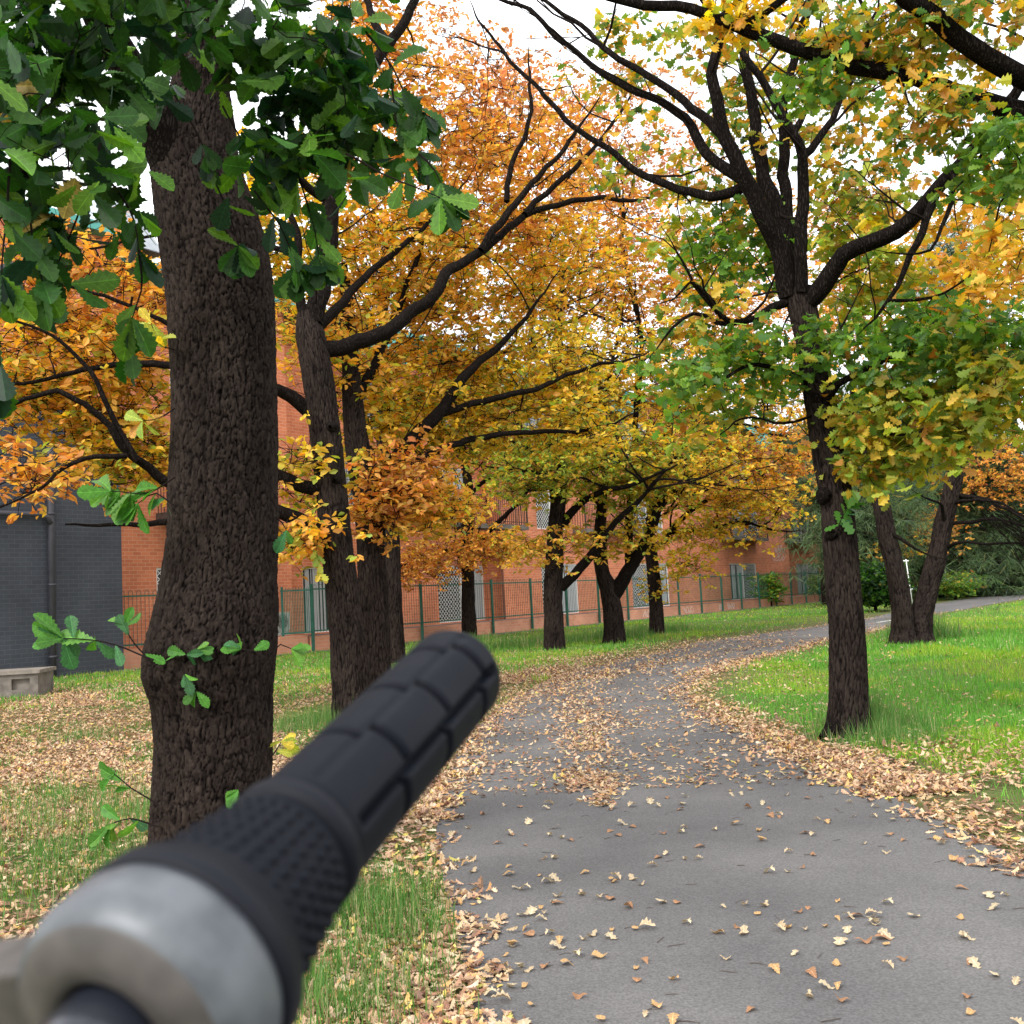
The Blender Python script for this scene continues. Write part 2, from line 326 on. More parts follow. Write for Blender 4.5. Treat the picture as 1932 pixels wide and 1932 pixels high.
# ------------------------------------------------------------------ trees
class Tree:
    def __init__(s, name, label, base, group='oak trees of the park path', bark=None, cat='tree'):
        s.root = empty(name, (base[0], base[1], 0), label, cat, group); s.bark = bark or M_bark
        s.nodes = []; s.rads = []; s.fine = Wood(); s.leaves = []
    def trunk(s, pts, Y=None, part='trunk', n=28, rough=.05, seg=.07, jit=0.0, bark=None):
        """pts: (px, py, Y, r) traced, each with its own distance"""
        q = [P(a, b, c) for a, b, c, _ in pts]; r = [x[3] for x in pts]
        return s.wood(q, r, part, n, rough, seg, jit, bark)
    def wood(s, q, r, part, n, rough, seg, jit, bark=None):
        L_, rr = smoothline(q, r, seg, jit)
        w_ = Wood(); w_.add(L_, rr, n, rough, len(s.nodes), False, bark); w_.build(part, s.bark, s.root)
        step = max(1, int(.15/seg)); s.nodes += list(L_[::step]); s.rads += list(rr[::step])
        return L_
    def limb(s, pts, Y0, Y1, r0, r1, n=9, rough=.06, jit=.012):
        """traced limb in (px,py) going from distance Y0 to Y1"""
        m = len(pts); q = [P(a, b, Y0+(Y1-Y0)*i/(m-1)) for i, (a, b) in enumerate(pts)]; r = np.linspace(r0, r1, m)
        if r1 > .006 and r1 < .07: e = unit((q[-1]-q[-2])[None])[0]; q += [q[-1]+e*14*r1+np.array([0, 0, 2*r1]), q[-1]+e*30*r1+np.array([0, 0, 6*r1])]; r = np.r_[r, r1*.6, r1*.18]
        return s.wood(q, r, 'limb', n, rough, .10, jit)
    def grow(s, blobs, leafL=.10, T=None, m_sub=4, per=6, rho=.22, zsq=.5, droop=-.1, twig=True, wr=.62, rmin=.0035, maxr=.03, spread=.45, tilt=.75, tws=.6):
        T = T or T_far; tg = []; pal = []
        for (px, py, Y, a, b, c, n, pl) in blobs:
            c0 = P(px, py, Y); v = unit(rng.normal(size=(n, 3)))*rng.uniform(.15, 1, (n, 1))**.45
            q = c0+v*np.array([a/1932*Y, c, b/1932*Y]); tg.append(q); pal += [pl]*n
        tg = np.concatenate(tg); pal = np.array(pal)
        nd = np.array(s.nodes); rd = np.array(s.rads); cap = len(tg)*7+len(nd)
        NB = np.zeros((cap, 3)); RB = np.zeros(cap); DB = np.zeros((cap, 3)); k = len(nd); NB[:k] = nd; RB[:k] = rd
        ok = tg[:, 2] > .3
        tg = tg[ok]; pal = pal[ok]
        dmin = np.array([np.min(np.sum((nd-t)**2, 1)) for t in tg]); od = np.argsort(dmin)
        dirs = np.zeros((len(tg), 3))
        for i in od:
            t = tg[i]; dd = np.sum((NB[:k]-t)**2, 1); j = int(np.argmin(dd)); p = NB[j].copy(); dist = math.sqrt(dd[j])
            pd = DB[j]; v = t-p
            mid = p+v*.45+pd*dist*.25+rng.normal(0, .07*dist, 3)+np.array([0, 0, .06*dist])
            m = int(min(6, max(3, dist/.22+2))); tt = np.linspace(0, 1, m)[:, None]
            L_ = (1-tt)**2*p+2*tt*(1-tt)*mid+tt**2*t; L_[1:-1] += rng.normal(0, .02*dist+.004, (m-2, 3))
            r0 = min(RB[j]*.75, maxr, rmin*1.6+.009*dist); rr = np.linspace(r0, rmin, m)
            if twig: s.fine.add(L_, rr, 5 if r0 > .012 else 4)
            e = m-1; NB[k:k+e] = L_[1:]; RB[k:k+e] = np.maximum(rr[1:], rmin); DB[k:k+e] = unit(v[None])[0]; k += e
            dirs[i] = v/(dist+1e-6)
        # leaf whorls round each twig end
        n = len(tg); sub = np.repeat(tg, m_sub, 0)+rng.normal(0, 1, (n*m_sub, 3))*np.array([rho, rho, rho*zsq]); par = np.repeat(tg, m_sub, 0)
        if twig:
            for a, b in zip(par, sub):
                b = a+(b-a)*1.2; s.fine.add(np.array([a, (a+b)/2+rng.normal(0, .08*rho, 3), b]), np.array([.8, .7, .4])*rmin*tws, 3)
        pls = np.repeat(pal, m_sub); base = np.repeat(sub, per, 0); pls = np.repeat(pls, per); nn = len(base)
        ph = rng.uniform(0, 2*math.pi, nn); d = np.stack([np.cos(ph), np.sin(ph), rng.normal(droop, spread, nn)], 1); d = unit(d)
        base = base+d*.01+rng.normal(0, .02, (nn, 3))
        up = np.array([0, 0, .75]); nr = up+rng.normal(0, tilt, (nn, 3))
        Ln = leafL*rng.uniform(.6, 1.2, nn); col = np.zeros((nn, 3))
        for pl in set(pls): q = pls == pl; col[q] = colours(pl, q.sum())
        cf = rng.uniform(.68, 1.2, (n*m_sub, 1)); col *= np.repeat(cf, per, 0)
        s.leaves.append(leaf_arrays(base, d, nr, Ln, Ln*wr*rng.uniform(.8, 1.15, nn), T, col, rng.uniform(-.6, 1.6, nn)))
        s.nodes = list(NB[:k]); s.rads = list(RB[:k])
    def boughs(s, n, l0, l1, r0, up=.5, zmin=2.2):
        nd = np.array(s.nodes[::3]); rd = np.array(s.rads[::3]); k = np.where((nd[:, 2] > zmin) & (rd > r0*.45))[0]
        for i in rng.choice(k, n):
            p = nd[i]; L_ = rng.uniform(l0, l1); d = unit((rng.normal(0, 1, 3)*np.array([1, 1, .5])+np.array([0, -.2, up]))[None])[0]; m = 8; q = [p]
            for j in range(m):
                d = unit((d+rng.normal(0, .16, 3)+np.array([0, 0, .04+(.35 if q[-1][2] < 3.2 else 0)]))[None])[0]; q.append(q[-1]+d*L_/m)
            if min(a_[2] for a_ in q) < 2.1: continue
            rr = np.linspace(min(r0, rd[i]*.8), r0*.16, m+1); s.fine.add(np.array(q), rr, 5)
            for j in (3, 5, 6):
                e = rng.normal(0, .6, 3); e[2] = abs(e[2]) if q[j][2] < 3 else e[2]; e = unit((d+e)[None])[0]; l2 = L_*rng.uniform(.2, .45); s.fine.add(np.array([q[j], q[j]+e*l2*.5+rng.normal(0, .03*l2, 3), q[j]+e*l2]), [rr[j]*.7, rr[j]*.5, rr[j]*.2], 4)
    def sprig(s, pts, Y, pal='dark', L_=.12, n_end=5, n_side=4, r=.004, T=None, droop=-.3):
        q = [P(a, b, Y if len(t) == 0 else t[0]) for (a, b, *t) in pts]; l_, rr = smoothline(q, np.linspace(r, r*.5, len(q)), .04, .002)
        s.fine.add(l_, rr, 5)
        ii = [len(l_)-1]*n_end+list(rng.integers(len(l_)//3, len(l_), n_side)); base = l_[ii]; nn = len(ii)
        tdir = unit((l_[-1]-l_[-3])[None])
        d = unit(tdir*.7+rng.normal(0, .6, (nn, 3))*np.array([1, .6, .8])+np.array([0, 0, droop])); nr = np.array([0, -.8, .6])+rng.normal(0, .4, (nn, 3))
        Ln = L_*rng.uniform(.65, 1.15, nn)
        s.leaves.append(leaf_arrays(base, d, nr, Ln, Ln*.6, T or T_near, colours(pal, nn), rng.uniform(-.5, 1.5, nn)))
    def finish(s, m_leaf=None):
        Vs, Fs, Cs, ix = [], [], [], []; n = 0
        if s.fine.V:
            V, Fq = s.fine.arrays(); Vs.append(V); Fs.append(Fq); Cs.append(np.full((len(V), 5), .05)); ix.append(np.ones(len(Fq))); n = len(V)
        for V, Fq, c in s.leaves:
            Vs.append(V); Fs.append(Fq+n); Cs.append(c); ix.append(np.zeros(len(Fq))); n += len(V)
        if n == 0: return
        V = np.concatenate(Vs); Fq = np.concatenate(Fs)
        me = np_mesh('crown', V, np.full(len(Fq), 4), Fq.ravel(), [m_leaf or M_leaf, M_twig], False, np.concatenate(Cs), np.concatenate(ix))
        link('crown', me, s.root)

# ================================================================== GROUND
left_px = [(900, 1932), (870, 1800), (845, 1700), (824, 1600), (832, 1500), (872, 1410), (932, 1345), (1010, 1296), (1090, 1262), (1160, 1246), (1238, 1232), (1319, 1212), (1421, 1198), (1556, 1179), (1628, 1168), (1690, 1155), (1762, 1140), (1850, 1126), (1932, 1114)]
right_px = [(1932, 1625), (1800, 1560), (1700, 1510), (1600, 1465), (1500, 1422), (1400, 1378), (1335, 1345), (1300, 1312), (1318, 1280), (1380, 1252), (1481, 1230), (1562, 1207), (1631, 1193), (1690, 1179), (1750, 1160), (1800, 1153), (1860, 1142), (1932, 1130)]
LE = [G(*p)[:2] for p in left_px]; RE = [G(*p)[:2] for p in right_px]
LE = [np.array([LE[0][0]+.15, -6.0])]+LE+[LE[-1]+(LE[-1]-LE[-3])*3]
RE = [np.array([RE[0][0]+.5, -6.0])]+RE+[RE[-1]+(RE[-1]-RE[-3])*3]
def dens(pl, step=.25):
    pl = np.array(pl); o, _ = smoothline(np.c_[pl, np.zeros(len(pl))], np.ones(len(pl)), step); return o[:, :2]
LEd, REd = dens(LE), dens(RE); PATH = np.concatenate([LEd, REd[::-1]])
def inpoly(x, y, poly):
    r = np.zeros(len(x), bool); x1, y1 = poly[-1]
    for x2, y2 in poly:
        c = ((y2 > y) != (y1 > y)); 
        if y1 != y2: r ^= c & (x < (x1-x2)*(y-y2)/(y1-y2)+x2)
        x1, y1 = x2, y2
    return r
def dline(x, y, pl):
    out = np.full(len(x), 1e9)
    for p in pl: out = np.minimum(out, (x-p[0])**2+(y-p[1])**2)
    return np.sqrt(out)
def leftof(x, y):                                   # on the building side of the path
    mid = np.interp(y, [-6, 12, 16, 22, 30, 40, 60, 90], [1, 1, 2, 5, 10, 18, 30, 60]); return x < mid

def gmat(name, c1, c2, c3, s1, s2):
    m = mat(name, c1, .95, 0, .1); t, n, l, b = nodes(m); tc = n.new('ShaderNodeTexCoord')
    a = n.new('ShaderNodeTexNoise'); a.inputs['Scale'].default_value = s1; a.inputs['Detail'].default_value = 8
    q = n.new('ShaderNodeTexVoronoi'); q.inputs['Scale'].default_value = s2
    l(tc.outputs['Object'], a.inputs['Vector']); l(tc.outputs['Object'], q.inputs['Vector'])
    r1 = n.new('ShaderNodeValToRGB'); r1.color_ramp.elements[0].position = .4; r1.color_ramp.elements[1].position = .6
    r1.color_ramp.elements[0].color = (*c1, 1); r1.color_ramp.elements[1].color = (*c2, 1); l(a.outputs['Fac'], r1.inputs[0])
    mxx = n.new('ShaderNodeMix'); mxx.data_type = 'RGBA'; mxx.inputs['B'].default_value = (*c3, 1)
    sp = n.new('ShaderNodeSeparateColor'); l(q.outputs['Color'], sp.inputs[0]); l(sp.outputs[0], mxx.inputs['Factor']); l(r1.outputs[0], mxx.inputs['A']); l(mxx.outputs['Result'], b.inputs['Base Color'])
    bp = n.new('ShaderNodeBump'); bp.inputs['Strength'].default_value = .6; bp.inputs['Distance'].default_value = .03; l(q.outputs['Distance'], bp.inputs['Height']); l(bp.outputs[0], b.inputs['Normal'])
    return m
mb = MB(); mb.quad((-400, -60, 0), (400, -60, 0), (400, 600, 0), (-400, 600, 0))
M_soil = gmat('soil', (.10, .15, .04), (.16, .10, .06), (.09, .13, .035), .6, 40)
tag(mb.build('ground', M_soil), None, None, None, 'structure')
# path sheet, one filled outline
from mathutils.geometry import tessellate_polygon
def sheet_mesh(name, poly, z, m):
    V = [Vector((float(p[0]), float(p[1]), z)) for p in poly[::2]]; T = tessellate_polygon([V])
    T = [t if (V[t[1]]-V[t[0]]).cross(V[t[2]]-V[t[0]]).z > 0 else (t[0], t[2], t[1]) for t in T]
    me = bpy.data.meshes.new(name); me.from_pydata(V, [], T); me.materials.append(m); return link(name, me)
def asphalt():
    m = mat('asphalt', (.1, .1, .1), .85, 0, .3); t, n, l, b = nodes(m); tc = n.new('ShaderNodeTexCoord')
    a = n.new('ShaderNodeTexNoise'); a.inputs['Scale'].default_value = .9; a.inputs['Detail'].default_value = 6
    g = n.new('ShaderNodeTexNoise'); g.inputs['Scale'].default_value = 110; g.inputs['Detail'].default_value = 3
    v = n.new('ShaderNodeTexVoronoi'); v.inputs['Scale'].default_value = 120
    for q in (a, g, v): l(tc.outputs['Object'], q.inputs['Vector'])
    r = n.new('ShaderNodeValToRGB'); r.color_ramp.elements[0].position = .35; r.color_ramp.elements[0].color = (.090, .087, .087, 1); r.color_ramp.elements[1].position = .7; r.color_ramp.elements[1].color = (.146, .140, .136, 1)
    l(a.outputs['Fac'], r.inputs[0])
    r2 = n.new('ShaderNodeMapRange'); r2.inputs[1].default_value = .3; r2.inputs[2].default_value = .7; r2.inputs[3].default_value = .72; r2.inputs[4].default_value = 1.28; l(g.outputs['Fac'], r2.inputs[0])
    mu = n.new('ShaderNodeVectorMath'); mu.operation = 'SCALE'; l(r.outputs[0], mu.inputs[0]); l(r2.outputs[0], mu.inputs['Scale']); l(mu.outputs[0], b.inputs['Base Color'])
    bp = n.new('ShaderNodeBump'); bp.inputs['Strength'].default_value = .7; bp.inputs['Distance'].default_value = .004; l(v.outputs['Distance'], bp.inputs['Height']); l(bp.outputs[0], b.inputs['Normal'])
    return m
tag(sheet_mesh('path', PATH, .006, asphalt()), None, None, None, 'structure')
# centre dashes on the far path
M_white = noisy('white_paint', (.55, .55, .53), (.8, .8, .78), 20, .7)
mb = MB()
for px, py in ((1700, 1163), (1722, 1157), (1655, 1175)):
    c = G(px, py); d = np.array([.62, .78]); s = np.array([.78, -.62])*.05
    e = c[:2]; f = e+d*1.2; mb.quad((*(e-s), .011), (*(e+s), .011), (*(f+s), .011), (*(f-s), .011))
tag(mb.build('path_marking', M_white), None, None, None, 'structure')

# ================================================================== BUILDING
def brickmat(name, c1, c2, mort, scale=1.0, bumpd=.006):
    m = mat(name, c1, .85, 0, .25); t, n, l, b = nodes(m); tc = n.new('ShaderNodeTexCoord'); sp = n.new('ShaderNodeSeparateXYZ'); l(tc.outputs['Object'], sp.inputs[0])
    ad = n.new('ShaderNodeMath'); ad.operation = 'ADD'; l(sp.outputs[0], ad.inputs[0]); l(sp.outputs[1], ad.inputs[1])
    cx = n.new('ShaderNodeCombineXYZ'); l(ad.outputs[0], cx.inputs[0]); l(sp.outputs[2], cx.inputs[1])
    br = n.new('ShaderNodeTexBrick'); br.inputs['Scale'].default_value = scale; br.inputs['Brick Width'].default_value = .25; br.inputs['Row Height'].default_value = .1
    br.inputs['Mortar Size'].default_value = .008; br.inputs['Mortar Smooth'].default_value = .2; br.inputs['Bias'].default_value = 0
    br.inputs['Color1'].default_value = (*c1, 1); br.inputs['Color2'].default_value = (*c2, 1); br.inputs['Mortar'].default_value = (*mort, 1)
    l(cx.outputs[0], br.inputs['Vector'])
    no = n.new('ShaderNodeTexNoise'); no.inputs['Scale'].default_value = .9; no.inputs['Detail'].default_value = 7; l(tc.outputs['Object'], no.inputs['Vector'])
    mr = n.new('ShaderNodeMapRange'); mr.inputs[1].default_value = .3; mr.inputs[2].default_value = .7; mr.inputs[3].default_value = .78; mr.inputs[4].default_value = 1.15; l(no.outputs['Fac'], mr.inputs[0])
    mu = n.new('ShaderNodeVectorMath'); mu.operation = 'SCALE'; l(br.outputs['Color'], mu.inputs[0]); l(mr.outputs[0], mu.inputs['Scale']); l(mu.outputs[0], b.inputs['Base Color'])
    bp = n.new('ShaderNodeBump'); bp.inputs['Strength'].default_value = .8; bp.inputs['Distance'].default_value = bumpd; bp.invert = True; l(br.outputs['Fac'], bp.inputs['Height']); l(bp.outputs[0], b.inputs['Normal'])
    return m
M_brick = brickmat('orange_brick', (.74, .255, .125), (.60, .185, .090), (.70, .38, .25))
M_dark = brickmat('painted_brick', (.060, .066, .080), (.052, .057, .070), (.085, .092, .105), 1.0, .006)
M_pink = noisy('pink_pipe_paint', (.42, .17, .12), (.5, .22, .16), 5, .5)
M_dpipe = noisy('dark_pipe_paint', (.05, .05, .062), (.075, .072, .085), 5, .4)
M_teal = noisy('teal_metal', (.08, .33, .29), (.12, .42, .37), 3, .45)
M_fgreen = noisy('green_enamel', (.016, .085, .060), (.03, .13, .09), 4, .4)
M_blackm = noisy('black_enamel', (.02, .022, .02), (.05, .045, .04), 4, .5)
M_frame = noisy('white_window_frame', (.74, .72, .69), (.84, .83, .80), 6, .5)
M_conc = noisy('concrete', (.10, .088, .076), (.21, .185, .16), 7, .9, .6, .01)
M_glass = mat('window_glass', (.035, .045, .05), .06, 0, .8)
M_curt = noisy('curtain', (.34, .36, .37), (.52, .53, .52), 5, .9, .8, .02, (14, 14, .3))
M_roof = noisy('grey_roof', (.30, .33, .36), (.42, .45, .48), 5, .6)

bld = empty('apartment_building', K, 'long orange brick apartment block behind the green fence, its near end painted dark grey', 'building', None, BROT)
ZT = .45; FL = [.45, 4.0, 7.3]; ROOF = 10.5; SB = 16.0
SE = Ws(1600, 2.6)
segs = [('A', -.02, Ws(519, 1.6), 2.2), ('P', Ws(519, 1.6), Ws(552, 1.6), 1.6), ('B', Ws(552, 1.6), Ws(947, 1.6), 2.3), ('C', Ws(947, 1.6), Ws(1339, 1.6), 1.6),
        ('D', Ws(1339, 1.6), Ws(1491, 2.3), 2.2), ('E', Ws(1491, 2.3), SE, 2.9)]
wins = {k: [] for k in 'APBCDE'}                     # s0,s1,z0,z1,kind
def win(seg, x0, x1, kind, fl=0, z0=None, z1=None):
    t = dict((a, d) for a, _, _, d in segs)[seg]; z0 = FL[fl]+.02 if z0 is None else z0; z1 = FL[fl]+2.12 if z1 is None else z1
    wins[seg].append((Ws(x0, t), Ws(x1, t), z0, z1, kind))
win('A', 296, 352, 'screen'); win('B', 572, 632, 'curtain'); win('B', 827, 915, 'both'); win('C', 1024, 1092, 'both'); win('C', 1194, 1264, 'both')
win('D', 1380, 1431, 'bothr'); win('E', 1506, 1549, 'bothr')
win('A', 400, 460, 'both', 1); win('B', 640, 690, 'curtain', 1); win('B', 822, 890, 'both', 1, FL[1]+.05, FL[1]+2.3); win('C', 1020, 1075, 'both', 1); win('C', 1200, 1260, 'both', 1)
win('D', 1391, 1440, 'bothr', 1); win('E', 1504, 1540, 'bothr', 1)
win('A', 330, 400, 'both', 2); win('B', 700, 745, 'curtain', 2); win('B', 850, 900, 'both', 2); win('C', 1005, 1050, 'curtain', 2); win('C', 1190, 1240, 'both', 2); win('D', 1400, 1440, 'curtain', 2)
wb = MB()
def wall_seg(mbx, s0, s1, z0, z1, t, ops, dep=.14):
    xs = sorted({s0, s1, *[o[0] for o in ops], *[o[1] for o in ops]}); zs = sorted({z0, z1, *[o[2] for o in ops], *[o[3] for o in ops]})
    for a, b in zip(xs, xs[1:]):
        for c, d in zip(zs, zs[1:]):
            mx_, mz = (a+b)/2, (c+d)/2
            if any(o[0] < mx_ < o[1] and o[2] < mz < o[3] for o in ops): continue
            mbx.quad((a, t, c), (b, t, c), (b, t, d), (a, t, d))
    for o in ops:
        a, b, c, d = o[:4]; e = t+dep
        mbx.quad((a, t, c), (a, e, c), (a, e, d), (a, t, d)); mbx.quad((b, t, c), (b, t, d), (b, e, d), (b, e, c)); mbx.quad((a, t, d), (a, e, d), (b, e, d), (b, t, d)); mbx.quad((a, t, c), (b, t, c), (b, e, c), (a, e, c))
prev = None
for k, s0, s1, t in segs:
    wall_seg(wb, s0, s1, 0, ROOF, t, wins[k])
    if prev is not None: wb.quad((s0, prev, 0), (s0, t, 0), (s0, t, ROOF), (s0, prev, ROOF))
    prev = t
wb.quad((SE, 2.9, 0), (SE, 12, 0), (SE, 12, ROOF), (SE, 2.9, ROOF)); wb.quad((-SB, 12, 0), (SE, 12, 0), (SE, 12, ROOF), (-SB, 12, ROOF))
wb.quad((0, 0, 6.4), (0, 12, 6.4), (0, 12, ROOF), (0, 0, ROOF)); wb.quad((-SB, 0, 6.4), (0, 0, 6.4), (0, 0, ROOF), (-SB, 0, ROOF)); wb.quad((-SB, 0, 0), (-SB, 12, 0), (-SB, 12, ROOF), (-SB, 0, ROOF))
wb.build('wall', M_brick, bld)
db = MB(); db.quad((-SB, 0, 0), (0, 0, 0), (0, 0, 6.4), (-SB, 0, 6.4)); db.quad((0, 0, 0), (0, 2.2, 0), (0, 2.2, 6.4), (0, 0, 6.4)); db.build('painted_wall', M_dark, bld)
rf = MB(); rf.box(-SB-.3, .25, -.35, 12.3, ROOF, ROOF+.22); rf.box(.25, SE+.3, 1.2, 12.3, ROOF, ROOF+.22); rf.build('roof', M_teal, bld)
# grey pyramid skylight on the roof
sc_, _z = Wp(205, 440, 1.5); sk = MB(); b = 1.0
for a0, a1 in (((-b, -b), (b, -b)), ((b, -b), (b, b)), ((b, b), (-b, b)), ((-b, b), (-b, -b))):
    sk.quad((sc_+a0[0], 1.5+a0[1], ROOF+.22), (sc_+a1[0], 1.5+a1[1], ROOF+.22), (sc_+a1[0]*.25, 1.5+a1[1]*.25, ROOF+1.9), (sc_+a0[0]*.25, 1.5+a0[1]*.25, ROOF+1.9))
sk.box(sc_-.25, sc_+.25, 1.25, 1.75, ROOF+1.88, ROOF+1.95); sk.build('roof_vent', M_roof, bld)
# teal curved awnings under the eaves
for px in (955, 1160, 700, 1420):
    s_, _ = Wp(px, 690, 1.0); aw = MB(); n = 12; r = 1.0
    for i in range(n):
        a0 = math.pi/2*i/n; a1 = math.pi/2*(i+1)/n
        y0, z0 = 1.55-r*math.sin(a0), 9.3+r*1.2*math.cos(a0); y1, z1 = 1.55-r*math.sin(a1), 9.3+r*1.2*math.cos(a1)
        aw.quad((s_-1.3, y0, z0), (s_+1.3, y0, z0), (s_+1.3, y1, z1), (s_-1.3, y1, z1)); aw.quad((s_-1.3, y0-.03, z0-.03), (s_-1.3, y1-.03, z1-.03), (s_+1.3, y1-.03, z1-.03), (s_+1.3, y0-.03, z0-.03))
    for k in range(14):
        x = s_-1.3+2.6*k/13
        aw.tube([(x, 1.55-(r+.01)*math.sin(math.pi/2*i/8), 9.3+(r+.01)*1.2*math.cos(math.pi/2*i/8)) for i in range(9)], .018, 4)
    aw.build('awning', M_teal, bld)
def lattice(mbx, s0, s1, z0, z1, y, p=.11, w_=.009):
    W_, H_ = s1-s0, z1-z0
    for sg in (1, -1):
        k = -H_
        while k < W_:
            a = max(0, k); bb = min(W_, k+H_); 
            if bb > a:
                za, zb = a-k, bb-k
                if sg < 0: A = (s0+W_-a, za); B = (s0+W_-bb, zb)
                else: A = (s0+a, za); B = (s0+bb, zb)
                dx, dz = B[0]-A[0], B[1]-A[1]; q = math.hypot(dx, dz); nx, nz = -dz/q*w_, dx/q*w_
                mbx.quad((A[0]-nx, y, z0+A[1]-nz), (B[0]-nx, y, z0+B[1]-nz), (B[0]+nx, y, z0+B[1]+nz), (A[0]+nx, y, z0+A[1]+nz))
            k += p*1.41
for k, _, _, t in segs:
    for (a, b, c, d, kind) in wins[k]:
        y = t+.05; f = MB(); fw = .06
        f.box(a, b, y, y+.06, d-fw, d); f.box(a, b, y, y+.06, c, c+fw*.6); f.box(a, a+fw, y, y+.06, c+fw*.6, d-fw); f.box(b-fw, b, y, y+.06, c+fw*.6, d-fw)
        mid = (a+b)/2
        if kind.startswith('both'): f.box(mid-.035, mid+.035, y, y+.06, c+fw*.6, d-fw)
        wo_ = f.build('window', M_frame, bld)
        g = MB(); g.quad((a+fw, y+.045, c), (b-fw, y+.045, c), (b-fw, y+.045, d-fw), (a+fw, y+.045, d-fw)); g.build('glass', M_glass, wo_)
        if kind != 'screen':
            cc = MB(); c0, c1 = (a+fw, b-fw) if kind == 'curtain' else ((mid+.04, b-fw) if kind == 'both' else (a+fw, mid-.04))
            m = 26; cl = [(c0+(c1-c0)*i/m, y+.028+.008*math.cos(i*2.2)) for i in range(m+1)]
            for p, q in zip(cl, cl[1:]):
                if rng.random() < .12: continue
                cc.quad((p[0], p[1], c+.05), (q[0], q[1], c+.05), (q[0], q[1], d-fw), (p[0], p[1], d-fw))
            cc.build('curtain', M_curt, wo_)
        if kind != 'curtain':
            c0, c1 = (a+fw, b-fw) if kind == 'screen' else ((a+fw, mid-.035) if kind == 'both' else (mid+.035, b-fw))
            lt = MB(); lattice(lt, c0, c1, c+.04, d-fw, y+.012, .12, .011); lt.build('security_screen', M_frame, wo_)
# balconies
def balcony(s0, s1, t, z, dep):
    sl_ = MB(); sl_.box(s0, s1, t-dep, t, z-.18, z); b = sl_.build('balcony', M_conc, bld)
    rl = MB(); y = t-dep+.05; H = 1.05
    n = int((s1-s0)/.13)
    for i in range(n+1):
        x = s0+.04+(s1-s0-.08)*i/n; rl.box(x-.008, x+.008, y-.008, y+.008, z, z+H)
    for x in (s0+.03, s1-.03):
        rl.box(x-.025, x+.025, y-.025, y+.025, z, z+H)
        m = int(dep/.13)
        for i in range(1, m+1): yy = y+i*.13; rl.box(x-.008, x+.008, yy-.008, yy+.008, z, z+H)
        rl.box(x-.02, x+.02, y, t, z+H, z+H+.03)
    rl.box(s0, s1, y-.02, y+.02, z+H, z+H+.03); rl.box(s0, s1, y-.012, y+.012, z+.1, z+.12); rl.build('railing', M_blackm, b)
balcony(Ws(795, 1.1), Ws(1003, 1.1)-.3, 2.3 if False else 1.6, FL[1]+.05, .75)
wbx = MB(); 
balcony(Ws(1385, 1.5), Ws(1455, 1.5), 2.2, FL[1]+.05, .8); balcony(Ws(1493, 2), Ws(1560, 2), 2.9, FL[1]+.05, .9)
balcony(Ws(1110, 1), Ws(1210, 1), 1.6, FL[1]+.05, .7); balcony(Ws(985, 1), Ws(1075, 1), 1.6, FL[2]+.05, .7); balcony(Ws(350, 1), Ws(480, 1), 2.2, FL[1]+.05, .9)
# pipes
def vpipe(px, t, z0, z1, r, m, py=1120):
    s_ = Ws(px, t, py); q = MB(); q.tube([(s_, t, z0), (s_, t, z1)], r, 12)
    for z in np.arange(z0+.4, z1, 1.6): q.tube([(s_, t, z), (s_, t, z+.05)], r*1.25, 12)
    q.build('downpipe', m, bld, smooth=True); return s_
vpipe(513, 1.5, .4, ROOF, .05, M_pink); vpipe(950, 1.5, .4, ROOF, .05, M_pink)
sp_ = vpipe(99, -.1, .05, 7, .075, M_dpipe, 1200)
hz = Wp(50, 970, -.1)[1]; q = MB(); q.tube([(sp_-5, -.14, hz), (sp_-.25, -.14, hz), (sp_-.1, -.14, hz-.05), (sp_-.04, -.14, hz-.2)], .06, 12); q.build('waste_pipe', M_dpipe, bld, smooth=True)
# graffiti scribbles (illegible painted loops)
def scribble(x0, x1, z0, z1, y, seed, m, parent, name='graffiti', w_=.012, n=5):
    r_ = np.random.default_rng(seed); g = MB(); W_ = (x1-x0)/n
    for i in range(n):
        cx = x0+W_*(i+.5); pts = []; a, b, c_, d = r_.uniform(.6, 1.6, 4); ph = r_.uniform(0, 6)
        for k in range(15):
            u = k/14*2*math.pi*r_.uniform(.98, 1.02); pts.append((cx+W_*.55*math.sin(a*u+ph), (z0+z1)/2+(z1-z0)*.5*math.cos(b*u*1.2+c_)))
        for p, q in zip(pts, pts[1:]):
            dx, dz = q[0]-p[0], q[1]-p[1]; l_ = math.hypot(dx, dz)+1e-6; nx, nz = -dz/l_*w_, dx/l_*w_
            g.quad((p[0]-nx, y, p[1]-nz), (q[0]-nx, y, q[1]-nz), (q[0]+nx, y, q[1]+nz), (p[0]+nx, y, p[1]+nz))
    return g.build(name, m, parent)
M_chalk = noisy('sprayed_white', (.62, .52, .48), (.78, .72, .68), 30, .8)
a0, z0 = Wp(1458, 1043, 2.2); a1, z1 = Wp(1480, 1029, 2.2); scribble(a0, a1, z0, z1, 2.19, 3, M_chalk, bld, n=4, w_=.02)
a0, z0 = Wp(1457, 1058, 2.2); a1, z1 = Wp(1481, 1045, 2.2); scribble(a0, a1, z0, z1, 2.19, 8, M_chalk, bld, n=4, w_=.02)

